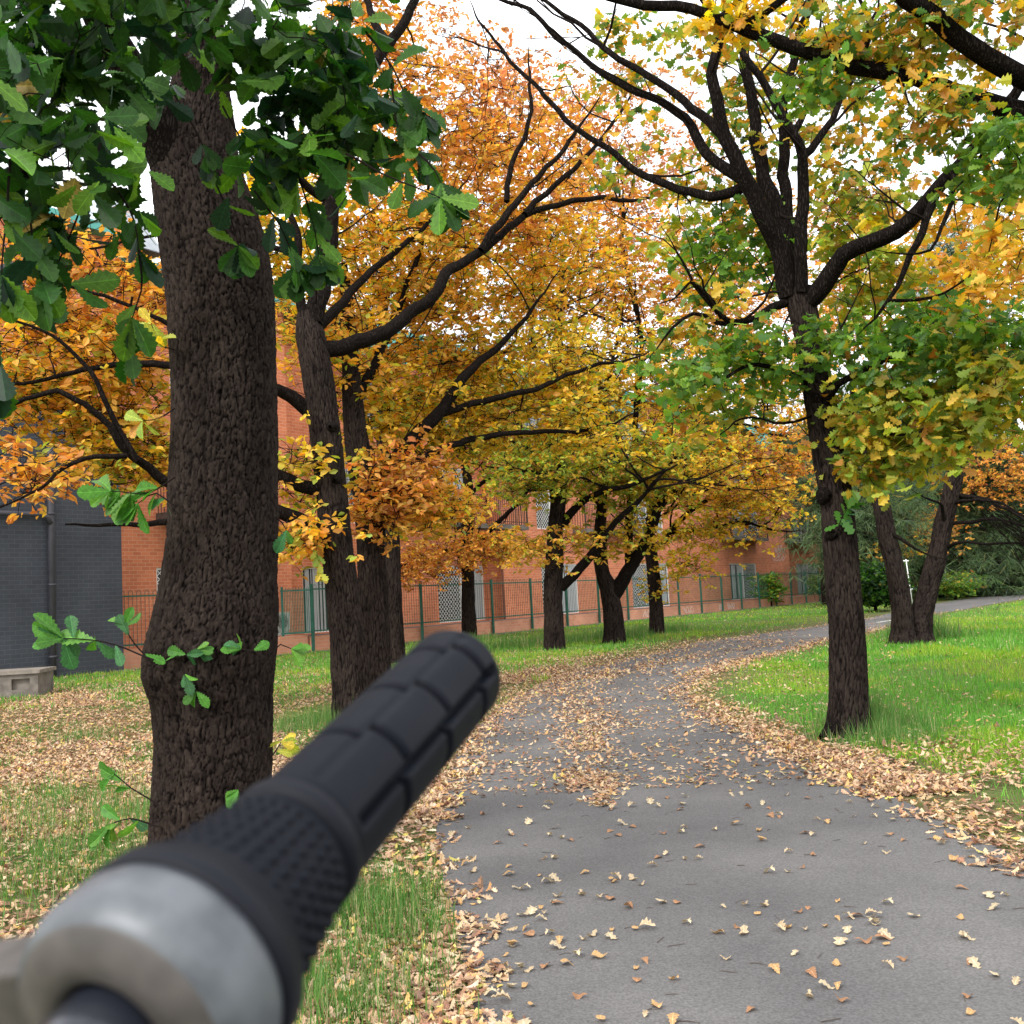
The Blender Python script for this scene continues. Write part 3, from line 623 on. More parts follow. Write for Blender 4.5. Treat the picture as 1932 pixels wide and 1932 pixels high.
# ------------------------------------------------------------------ retaining wall and fence
sg = Ws(587, 0); SFE = Ws(1640, 0)
pw = empty('garden_wall', K, 'low brick retaining wall under the green fence, with piers and sprayed tags', 'wall', None, BROT)
M_brick2 = brickmat('wall_brick', (.62, .29, .18), (.55, .235, .14), (.55, .35, .25))
mb = MB(); s1 = Ws(517, .3); mb.box(.05, s1, .55, .77, 0, ZT+.03); mb.build('wall', M_brick2, pw)
mb = MB(); mb.box(s1, sg-.04, .15, .45, 0, .50); mb.build('pier', M_brick2, pw)
mb = MB(); mb.box(sg-.04+.09, SFE, .10, .32, 0, ZT); mb.build('wall', M_brick2, pw)
mb = MB(); mb.box(-.3, SFE, -.25, .09, 0, .03); mb.build('footing', M_conc, pw)
for (xa, xb, sd_) in ((1211, 1226, 2), (1288, 1306, 5), (1371, 1384, 7), (665, 700, 9), (1355, 1363, 12)):
    a0 = Ws(xa, .1); a1 = Ws(xb, .1); scribble(a0, a1, .10, .38, .094, sd_, M_chalk if xa > 700 else M_blackm, pw, w_=.010 if xa < 1300 else .016, n=4)
# raised terrace
mb = MB(); mb.box(.06, SFE, .78, 1.58, .3, ZT); tag(mb.build('terrace', M_conc, None), None, None, None, 'structure')
bpy.data.objects['terrace'].location = [float(v) for v in K]; bpy.data.objects['terrace'].rotation_euler = (0, 0, BROT)

def fence_panel(s0, s1, y, zb, zt, ztop, parent, bar=.0075, sp=.115, mtl=None):
    mbx = MB(); n = max(2, int(round((s1-s0)/sp/2))*2); xs = [s0+(s1-s0)*(i+.5)/n for i in range(n)]
    for i in range(0, n, 2):
        a, b = xs[i], xs[i+1]; r = (b-a)/2; c = (a+b)/2
        pts = [(a, y, zb-.06)]+[(c-r*math.cos(th), y, ztop-r+r*math.sin(th)) for th in np.linspace(0, math.pi, 7)]+[(b, y, zb-.06)]
        mbx.tube(pts, bar, 4)
    mbx.box(s0, s1, y-.02, y+.02, zb-.02, zb+.02); mbx.box(s0, s1, y-.02, y+.02, zt-.02, zt+.02)
    return mbx.build('fence_panel', mtl or M_fgreen, parent)
fn = empty('garden_fence', K, 'long green metal fence with hooped bars in front of the orange brick block', 'fence', None, BROT)
def post(s_, y, z0, z1, parent, w_=.035): q = MB(); q.box(s_-w_, s_+w_, y-w_, y+w_, z0, z1); q.box(s_-w_*1.15, s_+w_*1.15, y-w_*1.15, y+w_*1.15, z1, z1+.02); return q.build('post', M_fgreen, parent)
# left short run
sa, sb = .05, Ws(517, .55)
fence_panel(sa, (sa+sb)/2, .62, .58, 1.78, 1.92, fn); fence_panel((sa+sb)/2+.07, sb, .62, .58, 1.78, 1.92, fn); post((sa+sb)/2+.035, .62, .45, 1.88, fn)
fence_panel(sb+.03, sg-.72, .62, .62, 1.78, 1.92, fn)
# main run
ps = [Ws(x, 0) for x in (589, 795, 929)]; stp = ps[2]-ps[1]
posts = [ps[0], (ps[0]+ps[1])/2, ps[1]]; s_ = ps[2]
while s_ < SFE: posts.append(s_); s_ += 2.45
for i, s_ in enumerate(posts):
    post(s_, .03, .0, 1.93, fn)
    if i+1 < len(posts): fence_panel(s_+.036, posts[i+1]-.036, .05, .60, 1.80, 1.93, fn, mtl=M_fgreen)
gt = empty('gate', K+U*(sg-.68)+N*.55, 'solid looking green metal gate set square to the fence beside the air conditioner', 'gate', None, BROT+R_(-38))
mb = MB()
for i in range(18): x = .03+i*.045; mb.box(x-.009, x+.009, -.012, .012, .55, 1.84+(.03 if i % 2 else 0))
mb.box(0, .85, -.02, .02, .55, .60); mb.box(0, .85, -.025, .025, 1.76, 1.80); mb.build('gate_leaf', M_fgreen, gt)
mb = MB(); mb.box(.02, .09, -.03, .03, .45, 1.9); mb.build('gate_post', M_fgreen, gt)
# air conditioner unit
a0 = Ws(518, .95); a1 = Ws(548, .95)
ac = empty('air_conditioner', K+U*a0+N*.95, 'white air conditioner unit standing behind the fence beside the brick pier', 'air conditioner', None, BROT)
w_ = a1-a0-.05; mb = MB(); mb.box(0, w_, 0, .32, .66, 1.18); mb.box(.05, w_-.05, .02, .30, .52, .66); mb.build('casing', noisy('cream_metal', (.55, .54, .50), (.68, .67, .62), 4, .5), ac)
mb = MB(); c = w_*.45
for r in (.05, .09, .13, .17, .2): mb.tube([(c+r*math.cos(th), -.015, .92+r*math.sin(th)) for th in np.linspace(0, 2*math.pi, 25)], .005, 4)
for k in range(8): mb.tube([(c, -.015, .92), (c+.2*math.cos(k*math.pi/4), -.015, .92+.2*math.sin(k*math.pi/4))], .005, 4)
mb.build('fan_grille', M_blackm, ac)

# ------------------------------------------------------------------ concrete pit at the left
c0 = G(-40, 1322); c1 = G(72, 1315); ux = (c1-c0); Lb = np.linalg.norm(ux); ux /= Lb
pit = empty('concrete_block', c0, 'weathered concrete box with a sunken panel by the dark painted wall', 'concrete block', None, math.atan2(ux[1], ux[0]))
mb = MB(); H = .40; D = .9; x0, x1 = Lb*.55, Lb*.86
mb.box(0, x0, 0, D, 0, H); mb.box(x1, Lb, 0, D, 0, H); mb.box(x0, x1, .07, D, 0, H); mb.box(x0, x1, 0, .07, 0, .14); mb.box(x0, x1, 0, .07, .32, H); mb.build('body', M_conc, pit)
mb = MB(); mb.box(-.04, Lb+.04, -.04, D+.04, H, H+.06); mb.build('lid', noisy('worn_concrete', (.15, .13, .11), (.26, .23, .195), 9, .9, .6, .01), pit)

# ================================================================== TREES
print('trees')
# --- big left oak (own bark geometry)
Yb = 4.75
big = Tree('green_oak', 'thickest oak at the left, with a swollen burl and big dark green leaves', P(400, 1690, Yb), bark=M_barkbig)
edges = [(1760, 280, 512), (1600, 291, 503), (1500, 297, 504), (1400, 301, 505), (1320, 293, 505), (1270, 277, 510), (1220, 280, 516), (1160, 296, 517), (1090, 311, 516), (1000, 324, 520), (900, 325, 518), (800, 329, 519), (700, 329, 517), (600, 321, 516), (520, 313, 511), (450, 303, 497), (380, 294, 475), (310, 288, 448), (240, 300, 440), (170, 325, 430), (80, 335, 420), (-60, 350, 415), (-300, 370, 410)]
q = [P((a+b)/2, y, Yb) for y, a, b in edges]; r = [(b-a)/2/1932*Yb*1.0 for y, a, b in edges]; q[0][2] = min(q[0][2], 0); 
q = [np.array([q[0][0]-.0, q[0][1], -.1])]+q[1:] if q[1][2] > 0 else [np.array([q[1][0], q[1][1], -.1])]+q[2:]
r = r[-len(q):]; r[0] = r[1]*1.15
Ln_, rr = smoothline(q, r, .0065); m = len(Ln_); nn = 300
th = np.arange(nn)*2*math.pi/nn; zc = np.cumsum(np.r_[0, np.linalg.norm(np.diff(Ln_, axis=0), axis=1)])
TH, ZZ = np.meshgrid(th, zc); per = 58
wu = TH/(2*math.pi)*per+1.3*(fbm(TH*4, ZZ*9, 1, 3)-.5)+.5*np.sin(ZZ*5+TH); wu += .5*(fbm(TH*22, ZZ*18, 1, 41)-.5); wv = ZZ/.075+1.5*(fbm(TH*5, ZZ*6, 1.3, 7)-.5)+.7*(fbm(TH*25, ZZ*22, 1, 43)-.5)
e1 = voro(wu, wv, per); e2 = voro(wu*2, wv*1.7+.4, per*2, 9); rg = fbm(TH*40, ZZ*26, 1, 51); hh = np.clip(e1/.22, 0, 1)**.7*(.45+.55*rg)+np.clip(e2/.25, 0, 1)*.35-.1; hgt = np.clip(e1/.22, 0, 1)**.7*.0085+np.clip(e2/.25, 0, 1)*.0045+.005*(rg-.5)+.012*(fbm(TH*3, ZZ*3, 1, 4)-.5)
hgt *= np.clip(1.25-.9*np.exp(-((zc[:, None]-3.2)/.6)**2)*0, 0, 1.3)
RR = rr[:, None]+hgt-.006
V = Ln_[:, None]+RR[..., None]*np.stack([np.cos(TH), np.sin(TH), 0*TH], -1)
i = np.arange(m-1)[:, None]*nn; j = np.arange(nn)[None]; j2 = (j+1) % nn
Fq = np.stack([i+j, i+j2, i+j2+nn, i+j+nn], -1).reshape(-1, 4)
me = np_mesh('trunk', V.reshape(-1, 3), np.full(len(Fq), 4), Fq.ravel(), M_barkh, True); me.attributes.new('h', 'FLOAT', 'POINT').data.foreach_set('value', hh.ravel().astype(np.float32))
link('trunk', me, big.root); big.nodes += list(Ln_[::20]); big.rads += list(rr[::20])
big.wood([P(345, 330, 4.72), P(300, 250, 4.6), P(262, 165, 4.45), P(215, 85, 4.3), P(175, 0, 4.1), P(120, -120, 3.8)], [.13, .105, .085, .075, .07, .06], 'limb', 24, .05, .05, 0)
big.wood([P(390, -100, 4.7), P(300, -250, 4.0), P(200, -300, 3.2), P(100, -260, 2.5)], [.08, .06, .045, .03], 'limb', 12, .05, .08, 0)
big.wood([P(410, -100, 4.7), P(520, -200, 4.2), P(640, -180, 3.6)], [.08, .05, .03], 'limb', 12, .05, .08, 0)
big.wood([P(-120, 420, 3.0), P(-20, 400, 2.9), P(30, 340, 2.85), P(60, 300, 2.8)], [.045, .035, .028, .02], 'limb', 10, .05, .05, 0)
big.grow([(95, 60, 3.0, 155, 95, .5, 34, 'dark'), (90, 250, 2.7, 120, 110, .35, 22, 'dark'), (330, 10, 3.2, 160, 50, .5, 17, 'dark'), (590, 100, 3.5, 115, 110, .5, 34, 'dark'),
          (620, 250, 3.5, 90, 70, .3, 16, 'dark'), (60, 430, 2.8, 60, 60, .2, 8, 'dark'),
          (520, 300, 3.6, 60, 70, .2, 9, 'dark'), (160, -60, 3.2, 260, 90, .8, 30, 'dark')], leafL=.125, T=T_near, m_sub=2, per=4, rho=.09, zsq=.9, droop=-.55, wr=.62, tilt=1.0, rmin=.0022, maxr=.012, spread=.5)
S = big.sprig
S([(600, 100), (640, 220), (660, 300)], 3.5); S([(690, 60), (735, 120), (775, 190), (800, 215)], 3.4, n_end=7, n_side=8); S([(735, 120), (760, 260), (790, 300)], 3.4, n_end=6, n_side=8)
S([(640, 180), (600, 260), (560, 300)], 3.5, n_end=7, n_side=5); S([(420, 200), (470, 290), (500, 350)], 3.7, n_end=6, n_side=4, droop=-.5); S([(560, 320), (590, 420), (600, 480)], 3.6, n_end=8, n_side=7, droop=-.5); S([(330, 180), (370, 250), (390, 290)], 3.6, n_end=5, n_side=3, droop=-.5)
S([(652, 290), (760, 345), (830, 372)], 3.3, n_end=8, n_side=2); S([(790, 290), (820, 320), (830, 345)], 3.35, n_end=4, n_side=3)
S([(400, 330), (430, 400), (450, 465)], 3.7, n_end=7, n_side=3, droop=-.5); S([(480, 360), (530, 430), (560, 500)], 3.6, n_end=9, n_side=6, droop=-.5)
S([(200, 330), (255, 420), (262, 470)], 3.0, n_end=3, n_side=3); S([(190, 270), (150, 400), (90, 540)], 2.9, n_end=6, n_side=3); S([(262, 470), (268, 540), (250, 600)], 3.0, n_end=4, n_side=2, droop=-.6)
S([(20, 300), (10, 440), (5, 520)], 2.6, n_end=5, n_side=3, droop=-.6); S([(60, 300), (60, 430), (80, 530)], 2.7, n_end=5, n_side=4, droop=-.6)
S([(250, 560), (240, 620), (245, 650)], 3.1, n_end=3, n_side=1, droop=-.7); S([(0, 560), (-5, 640), (0, 690)], 2.6, n_end=4, n_side=1, droop=-.7)
S([(330, 900), (280, 930), (210, 925)], 4.3, 'sprig', n_end=5, n_side=9, L_=.13, droop=-.35); S([(330, 955), (290, 930), (260, 950)], 4.3, 'sprig', n_end=4, n_side=5, L_=.12, droop=-.8)
S([(290, 1245), (190, 1210), (120, 1205)], 4.3, 'sprig', n_end=6, n_side=7, L_=.14, droop=-.1); S([(285, 1250), (245, 1200), (235, 1180)], 4.35, 'sprig', n_end=3, n_side=2, L_=.10)
S([(290, 1255), (340, 1240), (370, 1225)], 4.42, 'sprig', n_end=5, n_side=6, L_=.09, droop=-.2); S([(345, 1250), (355, 1290), (370, 1305)], 4.42, 'sprig', n_end=3, n_side=3, L_=.09)
S([(500, 1240), (470, 1225), (455, 1225)], 4.42, 'sprig', n_end=4, n_side=4, L_=.08); S([(508, 1235), (535, 1215), (548, 1225)], 4.5, 'sprig', n_end=3, n_side=1, L_=.08)
S([(300, 1520), (240, 1480), (215, 1460)], 4.4, 'sprig', n_end=3, n_side=3, L_=.10); S([(300, 1560), (240, 1545), (210, 1555)], 4.3, 'sprig', n_end=4, n_side=4, L_=.12); S([(480, 1480), (465, 1495), (450, 1490)], 4.4, 'sprig', n_end=5, n_side=2, L_=.09)
S([(330, 660), (300, 650), (285, 610)], 4.5, 'lime', n_end=4, n_side=4, L_=.11); S([(330, 770), (300, 790), (270, 795)], 4.5, 'lime', n_end=5, n_side=3, L_=.10)
S([(520, 975), (535, 990), (540, 1000)], 4.7, 'sprig', n_end=2, n_side=0, L_=.10, droop=-.8); S([(510, 1430), (525, 1410), (530, 1400)], 4.7, 'lime', n_end=4, n_side=2, L_=.10)
big.finish(M_green)

# --- leaning oak A
A = Tree('amber_oak', 'leaning knotty oak with amber leaves, just right of the thickest oak', G(665, 1345))
A.trunk([(668, 1352, 11.5, .26), (664, 1300, 11.5, .215), (655, 1200, 11.5, .19), (645, 1100, 11.5, .178), (632, 1000, 11.5, .172), (622, 900, 11.5, .17), (612, 800, 11.5, .172), (598, 700, 11.5, .17), (585, 630, 11.5, .165), (578, 590, 11.5, .10)], n=190, rough=.04, seg=.016, bark=(.036, .20, .016))
for (kx, ky, kr) in ((624, 805, .055), (632, 905, .045), (640, 968, .05), (612, 1000, .035)):
    c = P(kx, ky, 11.33); A.wood([c+np.array([0, .08, 0]), c, c+np.array([0, -.05, -.01])], [kr*1.5, kr, kr*.35], 'knot', 12, .1, .02, 0)
A.limb([(590, 610), (614, 506), (627, 371), (640, 290), (668, 200), (700, 130), (733, 84), (770, 30), (800, -40)], 11.5, 12.6, .115, .05, 14)
A.limb([(733, 84), (705, 40), (690, -20)], 12.3, 12.8, .06, .04)
A.limb([(611, 374), (580, 350), (547, 324), (500, 300)], 11.7, 11.2, .055, .03)
A.limb([(585, 640), (560, 540), (560, 440), (530, 360)], 11.6, 12, .07, .03)
A.limb([(600, 660), (640, 655), (700, 637), (742, 618), (777, 587), (821, 553), (841, 516), (871, 496), (908, 472), (956, 432), (990, 405), (1040, 391), (1124, 374), (1171, 378)], 11.5, 13.5, .10, .028, 12)
A.limb([(908, 472), (956, 405), (1003, 347), (1064, 280)], 12.6, 13, .055, .03)
A.limb([(990, 405), (1016, 374), (1074, 327), (1121, 277), (1168, 216)], 13, 13.6, .045, .022)
A.limb([(956, 380), (965, 310), (992, 250), (1003, 195), (1000, 160)], 12.8, 13, .04, .02)
A.limb([(592, 628), (640, 580), (680, 530), (750, 470), (830, 400)], 11.7, 13.2, .07, .025)
A.limb([(590, 780), (545, 745), (510, 732), (420, 700), (330, 690), (200, 690), (60, 720)], 11.5, 10.6, .085, .02)
A.limb([(622, 925), (570, 915), (520, 895), (430, 890), (330, 915), (280, 880), (245, 860), (200, 800), (120, 740), (0, 770)], 11.5, 10.0, .085, .02, 10)
A.limb([(620, 1015), (570, 985), (525, 965), (460, 960), (400, 975)], 11.5, 11.0, .10, .05)
A.limb([(260, 870), (215, 790), (170, 700), (110, 640), (20, 600)], 10.5, 10.2, .035, .012)
A.limb([(240, 860), (140, 870), (80, 920), (0, 960)], 10.3, 9.8, .03, .008)
A.limb([(420, 700), (330, 620), (200, 560), (60, 520)], 11, 10.5, .035, .012)
A.limb([(560, 480), (450, 450), (330, 440), (150, 470)], 11.5, 11, .035, .012)
gA = dict(leafL=.105, T=T_far, m_sub=4, per=6, rho=.24, wr=.72, rmin=.0065, maxr=.045, tws=.8)
A.grow([(930, 180, 15.5, 90, 90, 1.2, 60, 'rust'), (160, 560, 12.0, 190, 120, 1.6, 179, 'orange'), (140, 720, 11.8, 170, 120, 1.3, 217, 'amber'), (250, 860, 12.0, 110, 60, 0.8, 84, 'gold'), (60, 890, 10.4, 70, 45, 0.5, 23, 'orange'),
        (520, 420, 13.0, 120, 170, 1.4, 112, 'gold'), (640, 650, 13.2, 90, 110, 1.0, 56, 'amber'), (790, 260, 14.5, 130, 140, 1.6, 109, 'orange'), (980, 350, 14.5, 150, 120, 1.4, 103, 'orange'),
        (760, 480, 14.2, 150, 110, 1.4, 150, 'amber'), (560, 900, 11.4, 50, 60, 0.5, 23, 'gold'), (560, 1010, 11.2, 45, 35, 0.3, 21, 'amber'), (700, 60, 14.0, 90, 80, 1.2, 56, 'orange')], **gA)
A.sprig([(600, 1010), (598, 1040), (606, 1080)], 11.1, 'lime', n_end=8, n_side=10, L_=.13, T=T_mid, droop=-.8)
A.boughs(60, 1.0, 2.6, .013)
A.finish()
# --- second oak B
B = Tree('twin_stem_oak', 'broad twin stemmed oak trunk standing directly behind the leaning knotty trunk', G(712, 1305))
B.trunk([(705, 1312, 13.2, 0.251), (706, 1250, 13.2, 0.205), (706, 1150, 13.2, 0.191), (701, 1050, 13.2, 0.177), (693, 960, 13.2, 0.167), (681, 890, 13.2, 0.158), (673, 830, 13.2, 0.153), (666, 760, 13.3, 0.130), (662, 690, 13.4, 0.112), (657, 600, 13.5, 0.084), (647, 500, 13.7, 0.056)], n=180, rough=.05, seg=.02, bark=(.04, .22, .017))
B.limb([(705, 1020), (718, 940), (736, 881), (787, 821), (827, 780), (871, 719), (905, 682), (942, 652), (990, 600)], 13.2, 14.5, .14, .03, 12)
B.limb([(745, 895), (767, 885), (821, 854), (871, 834), (939, 821), (1023, 814), (1091, 814), (1151, 800)], 13.4, 15.0, .065, .022)
B.limb([(834, 780), (888, 763), (956, 746), (1013, 733), (1074, 706), (1141, 686), (1178, 682)], 13.9, 15.2, .055, .02)
B.limb([(668, 760), (720, 660), (760, 560), (800, 440), (810, 330)], 13.3, 15, .07, .02)
B.grow([(800, 640, 15.4, 150, 110, 1.4, 179, 'amber'), (850, 800, 15.2, 150, 80, 1.2, 179, 'gold'), (760, 900, 13.2, 90, 60, 0.7, 55, 'orange'), (730, 960, 12.7, 55, 60, 0.4, 31, 'orange'), (800, 960, 13.6, 70, 50, 0.6, 46, 'amber'),
        (1000, 700, 15.9, 170, 90, 1.4, 159, 'gold'), (960, 500, 16.4, 160, 130, 1.6, 179, 'amber'), (700, 780, 13.8, 60, 90, 0.6, 46, 'gold'), (1090, 800, 15.3, 90, 60, 1.0, 55, 'gold')], **gA)
B.boughs(55, 1.0, 2.6, .013)
B.finish()
Cc = Tree('slender_oak', 'slender dark trunk half hidden behind the twin stemmed oak', G(746, 1247))
Cc.trunk([(746, 1250, 21, .22), (744, 1200, 21, .19), (742, 1100, 21, .16), (738, 1000, 21, .15), (725, 880, 21, .13), (720, 700, 21, .10), (735, 450, 22, .06)], n=90, seg=.04, bark=(.045, .25, .02))
Cc.grow([(720, 380, 22, 170, 170, 3, 152, 'orange'), (600, 560, 21, 130, 120, 2, 72, 'amber'), (830, 130, 23, 90, 110, 3, 56, 'rust')], **dict(gA, m_sub=5, leafL=.11, rho=.35))
Cc.boughs(30, 1.5, 3.5, .035, zmin=4)
Cc.finish()
# --- row along the fence
gF = dict(leafL=.12, T=T_far, m_sub=5, per=7, rho=.44, wr=.7, rmin=.007, maxr=.05)
T1 = Tree('thin_oak', 'thin dark oak close to the fence in front of the meshed door', G(886, 1205))
T1.trunk([(886, 1208, 33.5, .26), (884, 1150, 33.5, .22), (883, 1090, 33.5, .20), (879, 1040, 33.5, .20), (884, 980, 33.5, .19), (883, 915, 33.5, .16), (874, 860, 33.5, .12), (870, 780, 33.5, .09)], n=90, seg=.04, bark=(.045, .25, .02))
T1.limb([(886, 1040), (905, 1020), (940, 985), (985, 940), (1010, 900)], 33.5, 32.5, .10, .05); T1.limb([(884, 940), (905, 915), (950, 890), (965, 885)], 33.5, 33, .08, .05); T1.limb([(880, 1060), (850, 1040), (800, 1050), (750, 1070)], 33.5, 31.5, .07, .03)
T1.grow([(840, 1045, 32, 105, 30, 1.5, 90, 'orange'), (780, 1080, 31.5, 55, 18, 1, 30, 'orange'), (960, 1035, 32, 70, 28, 1.5, 50, 'amber'), (820, 960, 32, 110, 45, 2, 90, 'amber'), (960, 870, 33, 90, 60, 2, 70, 'lime'), (860, 780, 33, 130, 80, 3, 120, 'amber')], **gF)
T1.boughs(24, 1.2, 3, .03)
T1.finish()
T2 = Tree('straight_oak', 'straight oak in the grass strip with one low limb rising to the right', G(1046, 1226))
T2.trunk([(1046, 1230, 23.8, .27), (1045, 1190, 23.8, .225), (1044, 1120, 23.8, .21), (1045, 1090, 23.8, .215), (1048, 1000, 23.8, .18), (1055, 930, 23.8, .17), (1058, 850, 23.8, .15), (1056, 760, 24, .13), (1052, 650, 24.3, .10), (1060, 500, 25, .06)], n=90, seg=.04, bark=(.045, .25, .02))
T2.limb([(1058, 1108), (1091, 1077), (1114, 1050), (1131, 1030), (1158, 989), (1200, 950)], 23.8, 23.2, .13, .06); T2.limb([(1050, 972), (1033, 905), (1005, 865), (989, 841), (980, 790)], 23.8, 23.3, .07, .03)
T2.limb([(1060, 990), (1090, 955), (1124, 932), (1190, 915)], 23.8, 23, .11, .05); T2.limb([(1058, 860), (1090, 800), (1140, 740), (1160, 660)], 24, 24.5, .10, .04); T2.limb([(1056, 780), (1020, 700), (1000, 600), (1010, 480)], 24, 25, .08, .04)
T2.grow([(1060, 860, 23.2, 115, 75, 2, 152, 'lime'), (1000, 900, 23, 70, 50, 1.5, 48, 'lime'), (1030, 1030, 23.6, 80, 25, 1.5, 32, 'amber'), (1080, 700, 24.5, 130, 100, 3, 152, 'gold'), (1060, 520, 25.5, 160, 110, 3, 184, 'amber'), (1020, 310, 26.5, 160, 130, 3, 184, 'orange'), (1020, 150, 27, 70, 60, 2.5, 20, 'rust')], **gF)
T2.boughs(34, 1.6, 4.0, .032)
T2.finish()
T3 = Tree('forked_oak', 'oak in the grass strip whose short trunk splits in a wide V', G(1158, 1213))
T3.trunk([(1159, 1216, 25.3, .30), (1158, 1180, 25.3, .245), (1154, 1140, 25.3, .23), (1150, 1115, 25.3, .22), (1137, 1080, 25.3, .17), (1131, 1030, 25.3, .16), (1134, 970, 25.3, .12), (1140, 900, 25.3, .10)], n=90, seg=.04, bark=(.045, .25, .02))
T3.limb([(1156, 1125), (1175, 1095), (1195, 1062), (1215, 1030), (1228, 1000), (1243, 960), (1270, 925), (1300, 900)], 25.3, 24.5, .19, .07, 14); T3.limb([(1190, 1070), (1186, 1020), (1188, 960), (1195, 880), (1200, 760)], 25.3, 26, .13, .06)
T3.limb([(1200, 760), (1210, 640), (1180, 500), (1170, 380)], 26, 27, .07, .04)
T3.grow([(1190, 900, 24.8, 110, 75, 2, 136, 'lime'), (1270, 870, 24.5, 100, 80, 2, 104, 'gold'), (1180, 1020, 24.8, 60, 30, 1.2, 28, 'gold'), (1220, 720, 26, 130, 110, 3, 152, 'gold'), (1200, 500, 27, 160, 130, 3, 184, 'orange'), (1190, 280, 28, 160, 130, 3, 160, 'rust')], **gF)
T3.boughs(34, 1.6, 4.0, .032)
T3.finish()
T4 = Tree('fence_oak', 'narrow oak nearest the path bend in front of the scrawled low wall', G(1239, 1196))
T4.trunk([(1239, 1198, 29.5, .23), (1238, 1150, 29.5, .19), (1234, 1090, 29.5, .18), (1228, 1040, 29.5, .17), (1226, 1000, 29.5, .15), (1236, 940, 29.5, .12), (1250, 860, 29.5, .10), (1280, 700, 30, .07)], n=90, seg=.04, bark=(.045, .25, .02))
T4.limb([(1230, 1040), (1262, 1010), (1290, 975), (1350, 935), (1420, 900)], 29.5, 28, .12, .04); T4.limb([(1262, 1005), (1330, 1000), (1400, 985), (1460, 1000)], 29.2, 27.5, .06, .03)
T4.limb([(1250, 860), (1320, 820), (1400, 800), (1460, 820)], 29.5, 28, .07, .03)
T4.grow([(1370, 900, 28, 120, 75, 2.5, 152, 'amber'), (1430, 960, 27.5, 70, 45, 1.5, 56, 'gold'), (1320, 1010, 28, 70, 30, 1.5, 40, 'gold'), (1300, 1060, 28.5, 30, 22, 1, 17, 'gold'), (1240, 1110, 29.3, 14, 30, .4, 8, 'gold'), (1360, 760, 29, 140, 90, 3, 152, 'gold'), (1330, 600, 30, 140, 110, 3, 136, 'orange'), (1450, 640, 31, 120, 110, 3, 120, 'orange'), (1400, 470, 32, 130, 110, 3, 104, 'orange'), (1490, 740, 31, 90, 80, 2.5, 72, 'amber'), (1470, 870, 28, 70, 60, 1.5, 48, 'orange')], **gF)
T4.boughs(34, 1.6, 4.0, .032)
T4.finish()
# --- taller oaks further along, behind
for i, (px, Y, lab, bl) in enumerate([
    (1592, 70, 'orange oak crown glimpsed between the right oak and the pine', [(1620, 560, 52, 90, 110, 5, 200, 'orange'), (1640, 830, 50, 70, 70, 4, 120, 'gold'), (1600, 420, 54, 80, 60, 4, 90, 'rust')]),
    (1880, 62, 'orange oak beyond the far lawn behind the pine boughs', [(1880, 885, 52, 90, 70, 3, 110, 'orange'), (1745, 1000, 52, 50, 32, 2, 34, 'orange'), (1660, 1040, 50, 36, 30, 2, 34, 'amber')])]):
    t_ = Tree('distant_oak', lab, P(px, 1100, Y), 'orange oaks far along the path')
    g0 = P(px, 1100, Y); t_.wood([np.array([g0[0], g0[1], -.1]), np.array([g0[0]+.2, g0[1], 3]), np.array([g0[0]-.2, g0[1], 8])], [.35, .28, .18], 'trunk', 10, .05, .4, 0)
    t_.grow(bl, leafL=.2, T=T_far, m_sub=5, per=7, rho=.7, wr=.65, rmin=.012, maxr=.09); t_.finish()

# --- right oak
Yr = 8.35
Rk = Tree('path_oak', 'furrowed oak on the right lawn beside the path, forking into many limbs', G(1600, 1385))
Rk.trunk([(1601, 1392, Yr, .215), (1601, 1365, Yr, .175), (1600, 1320, Yr, .153), (1598, 1200, Yr, .137), (1587, 1050, Yr, .133), (1580, 960, Yr, .128), (1566, 870, Yr, .128), (1553, 790, Yr, .126), (1540, 720, Yr, .118), (1526, 640, Yr, .108), (1512, 575, Yr, .115), (1505, 545, Yr, .105)], n=190, rough=.035, seg=.010, bark=(.028, .17, .013))
Rk.wood([P(1600, 1360, Yr-.02), P(1570, 1378, Yr-.1), P(1548, 1392, Yr-.18)], [.12, .07, .02], 'root', 12, .05, .05, 0)
for (kx, ky, kr) in ((1548, 752, .06), (1560, 935, .055), (1572, 1010, .04)):
    c = P(kx, ky, Yr-.11); Rk.wood([c+np.array([0, .06, 0]), c, c+np.array([.01, -.035, -.01])], [kr*1.4, kr, kr*.3], 'knot', 12, .1, .02, 0)
l = Rk.limb
l([(1490, 560), (1479, 499), (1462, 449), (1445, 415), (1422, 371), (1398, 331), (1378, 287), (1361, 243), (1351, 189), (1341, 145), (1358, 84), (1366, 30), (1380, -60)], Yr, Yr-.5, .088, .030, 14)
l([(1398, 335), (1381, 324), (1347, 304), (1320, 270), (1297, 229), (1259, 199), (1192, 169), (1124, 128), (1057, 78), (1006, 20), (939, 0), (870, -30)], Yr-.1, Yr+.6, .055, .012, 12)
l([(1366, 258), (1330, 225), (1294, 192), (1226, 145), (1158, 101), (1091, 44), (1023, 0), (960, -60)], Yr-.2, Yr+.4, .045, .012, 10)
l([(1405, 352), (1374, 364), (1341, 371), (1307, 366), (1242, 344), (1192, 314), (1124, 266), (1057, 216), (1006, 158), (956, 108), (922, 61), (902, 34)], Yr, Yr+1.0, .048, .010, 10)
l([(1496, 553), (1482, 472), (1469, 405), (1449, 354), (1435, 304), (1425, 236), (1415, 169), (1405, 118), (1400, 0)], Yr+.05, Yr+.5, .075, .04, 12)
l([(1499, 545), (1489, 455), (1482, 371), (1479, 304), (1479, 236), (1482, 186), (1496, 111), (1530, 0), (1545, -60)], Yr+.1, Yr+.8, .06, .03, 10)
